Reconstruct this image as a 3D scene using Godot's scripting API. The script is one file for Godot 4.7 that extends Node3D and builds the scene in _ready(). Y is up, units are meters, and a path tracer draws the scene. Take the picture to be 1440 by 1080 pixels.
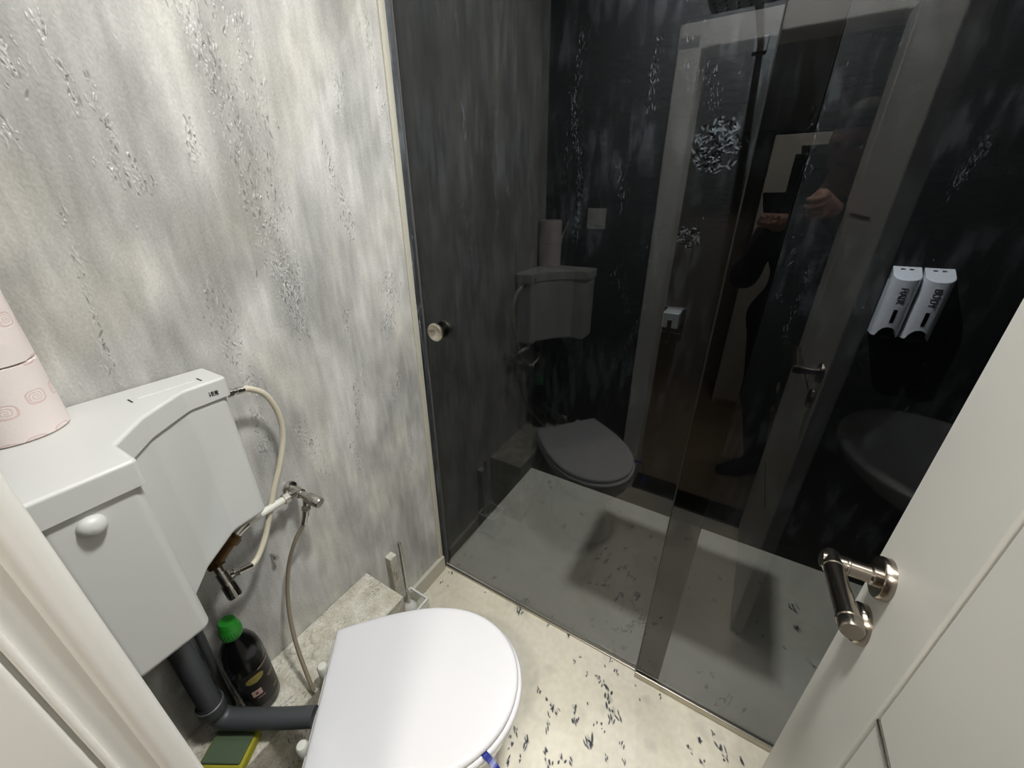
extends Node3D

# Metres. x = 0 is the wall behind the toilet, z = 0 the smoked shower glass, z = 0.9 the wall with the doorway.
const CAM := Vector3(0.874, 1.45, 0.893)
const ROOM_W := 1.65
const SHOWER_Z := -0.81
const CEIL := 2.6
const FOCAL := 545.0
const PITCH := 25.0
const YAW := 30.7

var rng := RandomNumberGenerator.new()
var mats := {}


# ---------------------------------------------------------------- mesh builder
class MB:
	var v := PackedVector3Array()
	var n := PackedVector3Array()
	var u := PackedVector2Array()
	var c := PackedColorArray()
	var i := PackedInt32Array()
	var colored := false

	func vert(p: Vector3, nn: Vector3, uv := Vector2.ZERO, col := Color.WHITE) -> int:
		v.append(p); n.append(nn); u.append(uv); c.append(col)
		return v.size() - 1

	func tri(a: int, b: int, d: int) -> void:
		var f := (v[b] - v[a]).cross(v[d] - v[a])
		if f.dot(n[a] + n[b] + n[d]) > 0.0:
			i.append(a); i.append(d); i.append(b)
		else:
			i.append(a); i.append(b); i.append(d)

	func quad(a: int, b: int, d: int, e: int) -> void:
		tri(a, b, d); tri(a, d, e)

	func flat_quad(a: Vector3, b: Vector3, d: Vector3, e: Vector3, nn: Vector3, uvs := []) -> void:
		var q := [a, b, d, e]
		var k := []
		for j in 4:
			k.append(vert(q[j], nn, uvs[j] if uvs.size() == 4 else Vector2.ZERO))
		quad(k[0], k[1], k[2], k[3])

	func moved(from: int, t: Transform3D) -> void:
		for j in range(from, v.size()):
			v[j] = t * v[j]
			n[j] = (t.basis * n[j]).normalized()

	func mesh() -> ArrayMesh:
		var a := []
		a.resize(Mesh.ARRAY_MAX)
		a[Mesh.ARRAY_VERTEX] = v
		a[Mesh.ARRAY_NORMAL] = n
		a[Mesh.ARRAY_TEX_UV] = u
		if colored:
			a[Mesh.ARRAY_COLOR] = c
		a[Mesh.ARRAY_INDEX] = i
		var m := ArrayMesh.new()
		m.add_surface_from_arrays(Mesh.PRIMITIVE_TRIANGLES, a)
		return m


func box(mb: MB, lo: Vector3, hi: Vector3) -> void:
	# plain box, texture coordinates in metres along each face
	for ax in 3:
		var b := (ax + 1) % 3
		var d := (ax + 2) % 3
		for s in 2:
			var nn := Vector3.ZERO
			nn[ax] = 1.0 if s else -1.0
			var q := []
			var uv := []
			for k in [[0, 0], [1, 0], [1, 1], [0, 1]]:
				var p := Vector3.ZERO
				p[ax] = hi[ax] if s else lo[ax]
				p[b] = hi[b] if k[0] else lo[b]
				p[d] = hi[d] if k[1] else lo[d]
				q.append(p)
				uv.append(Vector2(p.z, p.y) if ax == 0 else (Vector2(p.x, p.z) if ax == 1 else Vector2(p.x, p.y)))
			mb.flat_quad(q[0], q[1], q[2], q[3], nn, uv)


func rbox(mb: MB, lo: Vector3, hi: Vector3, r: float, seg := 3) -> void:
	# box with rounded edges
	var ce := (lo + hi) / 2
	var hs := (hi - lo) / 2
	r = minf(r, minf(hs.x, minf(hs.y, hs.z)) * 0.999)
	var ts := []
	for k in seg + 1:
		ts.append(-1.0 + tan(PI / 4 * k / seg) - 0.0 if false else -tan(PI / 4 * (1.0 - float(k) / seg)))
	for ax in 3:
		var b := (ax + 1) % 3
		var d := (ax + 2) % 3
		for s in [-1.0, 1.0]:
			var cb := []
			for sgn in [-1.0, 1.0]:
				var order := range(seg + 1) if sgn < 0 else range(seg, -1, -1)
				for k in order:
					cb.append([sgn, -ts[k] * -1.0 if sgn < 0 else -ts[k]])
			var grid := []
			for pb in cb:
				var row := []
				for pd in cb:
					var dir := Vector3.ZERO
					dir[ax] = s
					dir[b] = pb[1]
					dir[d] = pd[1]
					dir = dir.normalized()
					var core := Vector3.ZERO
					core[ax] = s * (hs[ax] - r)
					core[b] = pb[0] * (hs[b] - r)
					core[d] = pd[0] * (hs[d] - r)
					var p := ce + core + dir * r
					row.append(mb.vert(p, dir, Vector2(p[b], p[d])))
				grid.append(row)
			for y in grid.size() - 1:
				for x in grid.size() - 1:
					mb.quad(grid[y][x], grid[y][x + 1], grid[y + 1][x + 1], grid[y + 1][x])


func lathe(mb: MB, prof: Array, seg := 32, t := Transform3D.IDENTITY, vscale := 1.0) -> void:
	# profile of (radius, height) turned about y; sharp corners of the profile stay sharp
	var from := mb.v.size()
	var tang := []
	for k in prof.size() - 1:
		tang.append((prof[k + 1] - prof[k]).normalized())
	var total := 0.0
	for k in prof.size() - 1:
		total += prof[k].distance_to(prof[k + 1])
	var run := 0.0
	for k in prof.size() - 1:
		var t0: Vector2 = tang[k]
		var t1: Vector2 = tang[k]
		if k > 0 and tang[k - 1].dot(tang[k]) > 0.72:
			t0 = (tang[k - 1] + tang[k]).normalized()
		if k < prof.size() - 2 and tang[k + 1].dot(tang[k]) > 0.72:
			t1 = (tang[k + 1] + tang[k]).normalized()
		var l: float = prof[k].distance_to(prof[k + 1])
		var rows := []
		for e in 2:
			var p: Vector2 = prof[k + e]
			var tn := t0 if e == 0 else t1
			var row := []
			for s in seg + 1:
				var a := TAU * s / seg
				var nn := Vector3(tn.y * cos(a), -tn.x, tn.y * sin(a))
				row.append(mb.vert(Vector3(p.x * cos(a), p.y, p.x * sin(a)), nn, Vector2(float(s) / seg, (run + l * e) / total * vscale)))
			rows.append(row)
		run += l
		for s in seg:
			mb.quad(rows[0][s], rows[0][s + 1], rows[1][s + 1], rows[1][s])
	mb.moved(from, t)


func smooth_path(pts: Array, per := 6) -> Array:
	var out := []
	for k in pts.size() - 1:
		var a: Vector3 = pts[maxi(k - 1, 0)]
		var d: Vector3 = pts[mini(k + 2, pts.size() - 1)]
		for s in per:
			out.append((pts[k] as Vector3).cubic_interpolate(pts[k + 1], a, d, float(s) / per))
	out.append(pts[-1])
	return out


func tube(mb: MB, pts: Array, r, seg := 12, caps := true) -> void:
	var side := Vector3.ZERO
	var rows := []
	var run := 0.0
	for k in pts.size():
		var t: Vector3 = (pts[mini(k + 1, pts.size() - 1)] - pts[maxi(k - 1, 0)]).normalized()
		if side == Vector3.ZERO:
			side = t.cross(Vector3.UP if absf(t.y) < 0.9 else Vector3.RIGHT).normalized()
		side = (side - t * side.dot(t)).normalized()
		var up := t.cross(side)
		if k:
			run += (pts[k] as Vector3).distance_to(pts[k - 1])
		var rr: float = r[k] if r is Array else r
		var row := []
		for s in seg + 1:
			var a := TAU * s / seg
			var nn := side * cos(a) + up * sin(a)
			row.append(mb.vert(pts[k] + nn * rr, nn, Vector2(float(s) / seg, run)))
		rows.append(row)
		if caps and (k == 0 or k == pts.size() - 1):
			var nn2 := -t if k == 0 else t
			var ce := mb.vert(pts[k], nn2)
			var ring := []
			for s in seg + 1:
				var a := TAU * s / seg
				ring.append(mb.vert(pts[k] + (side * cos(a) + up * sin(a)) * rr, nn2))
			for s in seg:
				mb.tri(ce, ring[s], ring[s + 1])
	for k in rows.size() - 1:
		for s in seg:
			mb.quad(rows[k][s], rows[k][s + 1], rows[k + 1][s + 1], rows[k + 1][s])


func round_poly(pts: Array, radii, steps := 5) -> Array:
	# outline with rounded corners: [points, outward normals]; corners may be concave
	var area := 0.0
	for k in pts.size():
		area += pts[k].cross(pts[(k + 1) % pts.size()])
	var turn := 1.0 if area > 0 else -1.0
	var op := []
	var on := []
	for k in pts.size():
		var p: Vector2 = pts[k]
		var a: Vector2 = (pts[k - 1] - p).normalized()
		var b: Vector2 = (pts[(k + 1) % pts.size()] - p).normalized()
		var n0 := Vector2(-a.y, a.x) * turn
		var n1 := Vector2(b.y, -b.x) * turn
		var r: float = radii[k] if radii is Array else radii
		var half := a.angle_to(b) / 2
		var cut := r / absf(tan(half)) if absf(tan(half)) > 0.001 else 0.0
		var sgn := 1.0 if n0.cross(n1) * turn > 0 else -1.0
		var ce := p + a * cut - n0 * r * sgn
		for s in steps + 1:
			var nn := n0.slerp(n1, float(s) / steps)
			op.append(ce + nn * r * sgn)
			on.append(nn)
	return [op, on]


func prism(mb: MB, outline: Array, y0: float, y1: float, b0: float, b1: float, steps := 4) -> void:
	# outline in (x, z) raised from y0 to y1 with rounded edges of b0 below and b1 above
	var pts: Array = outline[0]
	var nr: Array = outline[1]
	var levels := []
	for k in steps + 1:
		if b0 > 0:
			var a := PI / 2 * k / steps
			levels.append([b0 * (1 - sin(a)), y0 + b0 * (1 - cos(a)), -cos(a), sin(a)])
	if b0 <= 0:
		levels.append([0.0, y0, 0.0, 1.0])
	if b1 <= 0:
		levels.append([0.0, y1, 0.0, 1.0])
	else:
		for k in steps + 1:
			var a := PI / 2 * k / steps
			levels.append([b1 * (1 - cos(a)), y1 - b1 * (1 - sin(a)), sin(a), cos(a)])
	var rows := []
	for l in levels:
		var row := []
		for k in pts.size() + 1:
			var p: Vector2 = pts[k % pts.size()] - nr[k % pts.size()] * l[0]
			var nn: Vector2 = nr[k % pts.size()]
			row.append(mb.vert(Vector3(p.x, l[1], p.y), Vector3(nn.x * l[3], l[2], nn.y * l[3]), Vector2(p.x + p.y, l[1])))
		rows.append(row)
	for k in rows.size() - 1:
		for s in pts.size():
			mb.quad(rows[k][s], rows[k][s + 1], rows[k + 1][s + 1], rows[k + 1][s])
	for e in 2:
		var l: Array = levels[0] if e == 0 else levels[-1]
		var flat := PackedVector2Array()
		for k in pts.size():
			var p: Vector2 = pts[k] - nr[k] * l[0]
			if flat.is_empty() or flat[-1].distance_to(p) > 1e-5:
				flat.append(p)
		var idx := Geometry2D.triangulate_polygon(flat)
		var at := []
		for p in flat:
			at.append(mb.vert(Vector3(p.x, l[1], p.y), Vector3(0, -1.0 if e == 0 else 1.0, 0), p))
		for k in idx.size() / 3:
			mb.tri(at[idx[k * 3]], at[idx[k * 3 + 1]], at[idx[k * 3 + 2]])


func loft(mb: MB, rings: Array, cap0 := true, cap1 := true) -> void:
	# closed rings of equal count, smooth normals
	var m: int = rings[0].size()
	var base := mb.v.size()
	for r in rings:
		for p in r:
			mb.vert(p, Vector3.ZERO)
	var acc := PackedVector3Array()
	acc.resize(rings.size() * m)
	var faces := []
	var mid := Vector3.ZERO
	for k in rings.size() - 1:
		for s in m:
			var a := k * m + s
			var b := k * m + (s + 1) % m
			faces.append([a, b, b + m])
			faces.append([a, b + m, a + m])
	var c0 := Vector3.ZERO
	for p in rings[0]:
		c0 += p / m
	var c1 := Vector3.ZERO
	for p in rings[-1]:
		c1 += p / m
	mid = (c0 + c1) / 2
	var flip := 0.0
	for f in faces:
		var fn: Vector3 = (mb.v[base + f[1]] - mb.v[base + f[0]]).cross(mb.v[base + f[2]] - mb.v[base + f[0]])
		flip += fn.dot((mb.v[base + f[0]] + mb.v[base + f[1]] + mb.v[base + f[2]]) / 3 - mid)
		for q in f:
			acc[q] += fn
	var sg := 1.0 if flip > 0 else -1.0
	for k in acc.size():
		mb.n[base + k] = (acc[k] * sg).normalized()
	for f in faces:
		mb.tri(base + f[0], base + f[1], base + f[2])
	for e in 2:
		if not (cap0 if e == 0 else cap1):
			continue
		var ce := c0 if e == 0 else c1
		var row: Array = rings[0] if e == 0 else rings[-1]
		var nn := Vector3.ZERO
		for s in m:
			nn += (row[s] - ce).cross(row[(s + 1) % m] - ce)
		nn = nn.normalized()
		if nn.dot(ce - mid) < 0.0 if absf(nn.dot(c1 - c0)) > 1e-6 else false:
			nn = -nn
		var at := mb.vert(ce, nn)
		var ids := []
		for p in row:
			ids.append(mb.vert(p, nn))
		for s in m:
			mb.tri(at, ids[s], ids[(s + 1) % m])


# ---------------------------------------------------------------- object helpers
func part(called: String, mb: MB, m: Material, parent: Node3D, label := "") -> MeshInstance3D:
	var o := MeshInstance3D.new()
	o.name = called
	o.mesh = mb.mesh()
	o.material_override = m
	o.cast_shadow = GeometryInstance3D.SHADOW_CASTING_SETTING_ON
	parent.add_child(o, true)
	if label:
		o.set_meta("label", label)
	return o


func boxpart(called: String, lo: Vector3, hi: Vector3, r: float, m: Material, parent: Node3D, label := "") -> MeshInstance3D:
	var mb := MB.new()
	if r > 0:
		rbox(mb, lo, hi, r)
	else:
		box(mb, lo, hi)
	return part(called, mb, m, parent, label)


func thing(called: String, label: String, category: String, at := Vector3.ZERO, turn := 0.0, group := "") -> Node3D:
	var o := Node3D.new()
	o.name = called
	add_child(o, true)
	o.position = at
	o.rotation.y = turn
	o.set_meta("label", label)
	o.set_meta("category", category)
	if group:
		o.set_meta("group", group)
	return o


func struct_node(called: String, label: String, category: String) -> Node3D:
	var o := thing(called, label, category)
	o.set_meta("kind", "structure")
	return o


func struct_mesh(called: String, mb: MB, m: Material, label: String, category: String) -> MeshInstance3D:
	var o := part(called, mb, m, self, label)
	o.set_meta("category", category)
	o.set_meta("kind", "structure")
	return o


func mat(called: String, col: Color, rough := 0.5, metal := 0.0) -> StandardMaterial3D:
	if mats.has(called):
		return mats[called]
	var m := StandardMaterial3D.new()
	m.resource_name = called
	m.albedo_color = col
	m.roughness = rough
	m.metallic = metal
	mats[called] = m
	return m


func axis_to(dir: Vector3, at: Vector3) -> Transform3D:
	# turns +y onto dir
	var y := dir.normalized()
	var x := y.cross(Vector3.FORWARD if absf(y.z) < 0.9 else Vector3.RIGHT).normalized()
	return Transform3D(Basis(x, y, x.cross(y)), at)


# ---------------------------------------------------------------- textures
func noise_map(w: int, h: int, sd: int, cells_x: float, cells_y: float, octaves := 4) -> PackedByteArray:
	var f := FastNoiseLite.new()
	f.seed = sd
	f.noise_type = FastNoiseLite.TYPE_SIMPLEX_SMOOTH
	f.fractal_octaves = octaves
	var gw := w
	var gh := maxi(8, int(w * cells_y / cells_x))
	if gh > h:
		gh = h
		gw = maxi(8, int(h * cells_x / cells_y))
	f.frequency = cells_x / gw
	var im := f.get_image(gw, gh)
	im.convert(Image.FORMAT_L8)
	if gw != w or gh != h:
		im.resize(w, h, Image.INTERPOLATE_CUBIC)
	return im.get_data()


func dash(field: PackedFloat32Array, w: int, h: int, x: float, y: float, len: float, wid: float, ang: float, val: float) -> void:
	# adds one elongated fleck (pixels); ang from the vertical
	var dx := sin(ang)
	var dy := cos(ang)
	var reach := int(ceil(len + wid)) + 1
	for j in range(maxi(0, int(y) - reach), mini(h, int(y) + reach + 1)):
		for i in range(maxi(0, int(x) - reach), mini(w, int(x) + reach + 1)):
			var ax := (i - x) * dx + (j - y) * dy
			var ay := (i - x) * dy - (j - y) * dx
			var q := ax * ax / (len * len) + ay * ay / (wid * wid)
			if q < 1.0:
				var at := j * w + i
				var s := val * (1.0 - q) * 1.6
				if absf(s) > absf(field[at]):
					field[at] = clampf(s, -1.0, 1.0)


func along(line: Array, t: float) -> Vector2:
	var total := 0.0
	for k in line.size() - 1:
		total += line[k].distance_to(line[k + 1])
	var want := t * total
	for k in line.size() - 1:
		var l: float = line[k].distance_to(line[k + 1])
		if want <= l or k == line.size() - 2:
			return (line[k] as Vector2).lerp(line[k + 1], clampf(want / maxf(l, 1e-6), 0, 1))
		want -= l
	return line[-1]


func textured(called: String, w: int, h: int, rgb: PackedByteArray, rough: PackedByteArray, height: PackedByteArray, bump: float, scale: Vector2, offset: Vector2) -> StandardMaterial3D:
	var m := StandardMaterial3D.new()
	m.resource_name = called
	m.albedo_texture = ImageTexture.create_from_image(Image.create_from_data(w, h, false, Image.FORMAT_RGB8, rgb))
	if rough.size():
		m.roughness = 1.0
		m.roughness_texture = ImageTexture.create_from_image(Image.create_from_data(w, h, false, Image.FORMAT_L8, rough))
		m.roughness_texture_channel = BaseMaterial3D.TEXTURE_CHANNEL_RED
	if height.size():
		m.heightmap_enabled = true
		m.heightmap_scale = bump
		m.heightmap_texture = ImageTexture.create_from_image(Image.create_from_data(w, h, false, Image.FORMAT_L8, height))
	m.uv1_scale = Vector3(scale.x, scale.y, 1)
	m.uv1_offset = Vector3(offset.x, offset.y, 0)
	mats[called] = m
	return m


func plaster(called: String, w: int, h: int, wide: float, u0: float, high: float, lines: Array, rounds: Array, sd: int, dark: bool) -> StandardMaterial3D:
	# trowelled decorative plaster: streaky clouds of pigment and bands of raised flakes. lines: [width, flakes, points (along, up)...]
	rng.seed = sd
	var flakes := PackedFloat32Array()
	flakes.resize(w * h)
	var kx := w / wide
	var ky := h / high
	for l in lines:
		var pts: Array = l.slice(2)
		for k in int(l[1] * (1.0 if dark else 1.7)):
			var p := along(pts, rng.randf()) + Vector2(rng.randfn(0, l[0] * 0.5), rng.randfn(0, 0.012))
			var s := rng.randf_range(0.5, 1.0)
			dash(flakes, w, h, (p.x - u0) * kx, (high - p.y) * ky, s * rng.randf_range(2.2, 8.0), s * rng.randf_range(0.65, 1.45), rng.randfn(0.0, 0.22), (1.0 if rng.randf() < 0.72 else -1.0) * rng.randf_range(0.4, 1.0))
	for r in rounds:
		for k in int(r[3]):
			var a := rng.randf() * TAU
			var d: float = r[2] * sqrt(rng.randf())
			dash(flakes, w, h, (r[0] + cos(a) * d - u0) * kx, (high - r[1] - sin(a) * d) * ky, rng.randf_range(3, 8), rng.randf_range(1.5, 3.0), rng.randf() * PI, (1.0 if rng.randf() < 0.6 else -1.0) * rng.randf_range(0.5, 1.0))
	if dark:   # more silver bands running down the wall
		for b in 9:
			var bx := u0 + rng.randf() * wide
			var by := rng.randf_range(0.5, 2.2)
			var bl := rng.randf_range(0.1, 0.45)
			for k in int(bl * 130):
				dash(flakes, w, h, (bx - u0 + rng.randfn(0, 0.009)) * kx, (high - by + rng.randf() * bl) * ky, rng.randf_range(2, 7), rng.randf_range(0.7, 1.5), rng.randfn(0, 0.25), rng.randf_range(-0.5, 0.75))
	for k in 260:   # loose flakes anywhere
		dash(flakes, w, h, rng.randf() * w, rng.randf() * h, rng.randf_range(2, 5), rng.randf_range(0.7, 1.4), rng.randfn(0, 0.3), rng.randf_range(-0.15, 0.8))
	var n1 := noise_map(w, h, sd + 1, 4.0, 6.0, 4)
	var n2 := noise_map(w, h, sd + 2, 10.0 if not dark else 22.0, 11.0 if not dark else 9.0, 5)
	var n3 := noise_map(w, h, sd + 3, 26.0, 120.0, 3) if dark else noise_map(w, h, sd + 3, 160.0, 300.0, 3)
	var n4 := noise_map(w, h, sd + 4, 40.0, 14.0, 3)
	var n5 := noise_map(w, h, sd + 5, 3.0, 6.0, 3)
	var n6 := noise_map(w, h, sd + 6, 240.0, 420.0, 2)
	var rgb := PackedByteArray()
	rgb.resize(w * h * 3)
	var rough := PackedByteArray()
	rough.resize(w * h)
	var hi := PackedByteArray()
	hi.resize(w * h)
	var grey := PackedFloat32Array()
	grey.resize(w * h)
	if not dark:   # clouds of grey (+) and pale (-) pigment where the wall has them: along, up, reach along, reach up, strength
		for q in [[0.66, 1.55, 0.14, 0.2, 0.6], [0.56, 1.42, 0.09, 0.15, 0.5], [0.44, 1.5, 0.05, 0.3, 0.3], [0.72, 1.75, 0.08, 0.2, 0.2], [0.3, 1.35, 0.05, 0.2, 0.25], [0.41, 1.2, 0.05, 0.14, 0.35], [0.27, 1.1, 0.05, 0.25, 0.25], [0.2, 1.65, 0.1, 0.3, -0.4], [0.52, 1.7, 0.05, 0.25, -0.3], [0.08, 1.3, 0.05, 0.5, -0.35], [0.48, 1.25, 0.05, 0.2, -0.25], [0.25, 0.75, 0.2, 0.3, -0.25]]:
			for j in range(maxi(0, int((high - q[1] - q[3]) * ky)), mini(h, int((high - q[1] + q[3]) * ky))):
				for i in range(maxi(0, int((q[0] - q[2] - u0) * kx)), mini(w, int((q[0] + q[2] - u0) * kx))):
					var d := pow((i / kx + u0 - q[0]) / q[2], 2.0) + pow((high - j / ky - q[1]) / q[3], 2.0)
					if d < 1.0:
						grey[j * w + i] += q[4] * pow(1.0 - d, 1.5)
	for k in w * h:
		var f := flakes[k]
		if dark:
			var vein := clampf((n2[k] * 0.6 + n4[k] * 0.4 - 104.0) / 60.0, 0.0, 1.0) * clampf((n1[k] - 74.0) / 80.0, 0.0, 1.0)
			var g := 20.0 + 48.0 * vein + 5.0 * (n6[k] / 255.0)
			if f > 0.0:
				g = lerpf(g, 165.0, f * 0.8)
			elif f < 0.0:
				g = lerpf(g, 8.0, -f)
			rgb[k * 3] = int(g)
			rgb[k * 3 + 1] = int(g * 1.05)
			rgb[k * 3 + 2] = int(g * 1.06)
			rough[k] = int(150.0 - 70.0 * absf(f) + 0.1 * n6[k])
			hi[k] = int(clampf(96.0 + 0.16 * n3[k] + 0.08 * n6[k] + 70.0 * f, 0, 255))
		else:
			var a := clampf((n2[k] * 0.4 + n1[k] * 0.6 - 66.0) / 120.0 - grey[k] * (0.4 + n2[k] / 210.0), 0.0, 1.0)
			var warm := clampf((n5[k] - 110.0) / 80.0, 0.0, 1.0)
			var str_ := (n4[k] - 128.0) * 0.09
			var grain := (n6[k] - 128.0) * 0.07 + (n3[k] - 128.0) * 0.05
			var r := lerpf(165.0, 208.0, a) + str_ + grain
			var gg := lerpf(165.0, 207.0, a) + str_ + grain
			var b := lerpf(162.0, 202.0, a) + str_ + grain
			r += 2.0 * warm
			b -= 3.0 * warm
			if f > 0.0:
				r = lerpf(r, 226.0, f * 0.6); gg = lerpf(gg, 227.0, f * 0.6); b = lerpf(b, 226.0, f * 0.6)
			elif f < 0.0:
				r = lerpf(r, 112.0, -f * 0.45); gg = lerpf(gg, 112.0, -f * 0.45); b = lerpf(b, 112.0, -f * 0.45)
			rgb[k * 3] = int(clampf(r, 0, 255))
			rgb[k * 3 + 1] = int(clampf(gg, 0, 255))
			rgb[k * 3 + 2] = int(clampf(b, 0, 255))
			rough[k] = int(150.0 - 100.0 * absf(f) - 30.0 * (1.0 - a))
			hi[k] = int(clampf(92.0 + 0.10 * n3[k] + 0.06 * n6[k] + 0.05 * n2[k] + 80.0 * f, 0, 255))
	return textured(called, w, h, rgb, rough, hi, 0.42, Vector2(1.0 / wide, -1.0 / high), Vector2(-u0 / wide, 1.0))


func floor_material() -> StandardMaterial3D:
	# cream resin floor with dark ink flecks; coordinates x 0..1.65, z -0.85..1.05
	var w := 1024
	var h := 1180
	var z0 := -0.85
	var k := w / 1.65
	rng.seed = 77
	var ink := PackedFloat32Array()
	ink.resize(w * h)
	var spots := [
		[0.041, 0.075, 6], [0.078, 0.076, 4], [0.01, 0.127, 5], [0.013, 0.14, 4], [0.048, 0.012, 7], [0.226, 0.02, 4], [0.377, 0.012, 12], [0.399, 0.014, 8], [0.513, 0.01, 6], [0.589, 0.012, 7], [0.648, 0.081, 5], [0.655, 0.055, 3],
		[0.698, 0.096, 6], [0.73, 0.087, 8], [0.747, 0.094, 8], [0.766, 0.1, 10], [0.783, 0.125, 14], [0.807, 0.154, 14], [0.806, 0.174, 9], [0.695, 0.207, 9], [0.713, 0.235, 10], [0.766, 0.265, 18], [0.73, 0.175, 4], [0.768, 0.215, 6],
		[0.783, 0.206, 4], [0.794, 0.217, 4], [0.752, 0.012, 6], [0.741, 0.039, 4], [0.782, 0.041, 7], [0.845, 0.044, 4], [0.87, 0.078, 3], [0.923, 0.035, 5], [1.08, 0.051, 7], [1.047, 0.094, 8], [1.027, 0.128, 7], [1.104, 0.084, 11],
		[1.118, 0.1, 8], [1.157, 0.082, 9], [1.061, 0.146, 8], [0.825, 0.277, 7], [0.851, 0.226, 7], [0.87, 0.256, 6], [0.74, 0.333, 8], [0.58, 0.225, 8], [0.608, 0.229, 6], [0.636, 0.24, 10], [0.654, 0.247, 8], [0.633, 0.266, 5],
		[0.642, 0.288, 9], [0.564, 0.355, 9], [0.606, 0.354, 10], [0.611, 0.369, 9], [0.574, 0.389, 6], [0.666, 0.353, 8], [0.679, 0.373, 10], [0.711, 0.341, 9], [0.613, 0.401, 6], [0.583, 0.428, 8],
		[0.146, -0.75, 8], [0.18, -0.706, 8], [0.232, -0.716, 5], [0.297, -0.754, 6], [0.358, -0.479, 8], [0.062, -0.656, 4], [1.315, -0.542, 16], [1.318, -0.459, 14], [1.274, -0.351, 6],
	]
	for s in 60:
		spots.append([rng.randf_range(0.05, 1.6), rng.randf_range(-0.8, -0.02) if s < 30 else rng.randf_range(0.3, 1.0), rng.randf_range(3, 9)])
	for s in spots:
		if s[2] >= 7:   # thin wash of ink round the larger flecks
			dash(ink, w, h, s[0] * k, (s[1] - z0) * k, s[2] * rng.randf_range(0.7, 1.3), s[2] * rng.randf_range(0.25, 0.5), rng.randf_range(0.2, 1.2), rng.randf_range(0.06, 0.16))
		var base := rng.randf_range(-0.7, 0.1) if s[2] < 12 else rng.randf_range(-0.5, -0.1)
		for q in int(1 + s[2] * 0.4):
			var d: float = s[2] * 0.00062
			var x: float = (s[0] + rng.randfn(0, d)) * k
			var y: float = (s[1] - z0 + rng.randfn(0, d)) * k
			dash(ink, w, h, x, y, rng.randf_range(0.8, 1.6) + s[2] * rng.randf_range(0.15, 0.65), rng.randf_range(0.6, 0.9) + s[2] * rng.randf_range(0.02, 0.13), base + rng.randfn(0, 0.3) + PI / 4, rng.randf_range(0.45, 1.0))
	var n1 := noise_map(w, h, 501, 4.0, 5.0, 4)
	var n2 := noise_map(w, h, 502, 60.0, 66.0, 3)
	var n3 := noise_map(w, h, 503, 9.0, 10.0, 3)
	var rgb := PackedByteArray()
	rgb.resize(w * h * 3)
	var rough := PackedByteArray()
	rough.resize(w * h)
	for j in w * h:
		var a := n1[j] / 255.0
		var g := (n2[j] - 128.0) * 0.05
		var smear := clampf((n3[j] - 178.0) / 40.0, 0.0, 1.0) * 0.16
		var f := ink[j]
		var r := lerpf(lerpf(206.0, 222.0, a) + g, 120.0, smear)
		var gg := lerpf(lerpf(200.0, 217.0, a) + g, 128.0, smear)
		var b := lerpf(lerpf(180.0, 203.0, a) + g, 126.0, smear)
		rgb[j * 3] = int(lerpf(r, 24.0, f))
		rgb[j * 3 + 1] = int(lerpf(gg, 27.0, f))
		rgb[j * 3 + 2] = int(lerpf(b, 36.0, f))
		rough[j] = int(95.0 + 0.12 * n2[j] + 40.0 * f)
	return textured("cream_resin_floor", w, h, rgb, rough, PackedByteArray(), 0.0, Vector2(1.0 / 1.65, 1.0 / 1.9), Vector2(0, 0.85 / 1.9))


func marble_material() -> StandardMaterial3D:
	# dirty white plaster with grey scratches, for the pipe boxing
	var w := 512
	var h := 512
	rng.seed = 91
	var ink := PackedFloat32Array()
	ink.resize(w * h)
	for c in 26:
		var cx := rng.randf() * w
		var cy := rng.randf() * h
		for q in rng.randi_range(3, 14):
			dash(ink, w, h, cx + rng.randfn(0, 16), cy + rng.randfn(0, 12), rng.randf_range(3, 10), rng.randf_range(0.8, 1.8), PI / 2 + rng.randfn(-0.2, 0.3), rng.randf_range(0.3, 0.9))
	var n1 := noise_map(w, h, 601, 7, 7, 5)
	var n2 := noise_map(w, h, 602, 50, 50, 3)
	var rgb := PackedByteArray()
	rgb.resize(w * h * 3)
	var hi := PackedByteArray()
	hi.resize(w * h)
	for j in w * h:
		var a := n1[j] / 255.0
		var g := (n2[j] - 128.0) * 0.14
		var f := ink[j]
		rgb[j * 3] = int(clampf(lerpf(lerpf(176.0, 216.0, a) + g, 105.0, f), 0, 255))
		rgb[j * 3 + 1] = int(clampf(lerpf(lerpf(170.0, 213.0, a) + g, 108.0, f), 0, 255))
		rgb[j * 3 + 2] = int(clampf(lerpf(lerpf(152.0, 202.0, a) + g, 108.0, f), 0, 255))
		hi[j] = int(clampf(90.0 + 0.25 * n2[j] + 0.2 * n1[j] - 40.0 * f, 0, 255))
	return textured("scuffed_white_plaster", w, h, rgb, PackedByteArray(), hi, 0.3, Vector2(2.2, -2.2), Vector2(0.3, 0.1))


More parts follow.
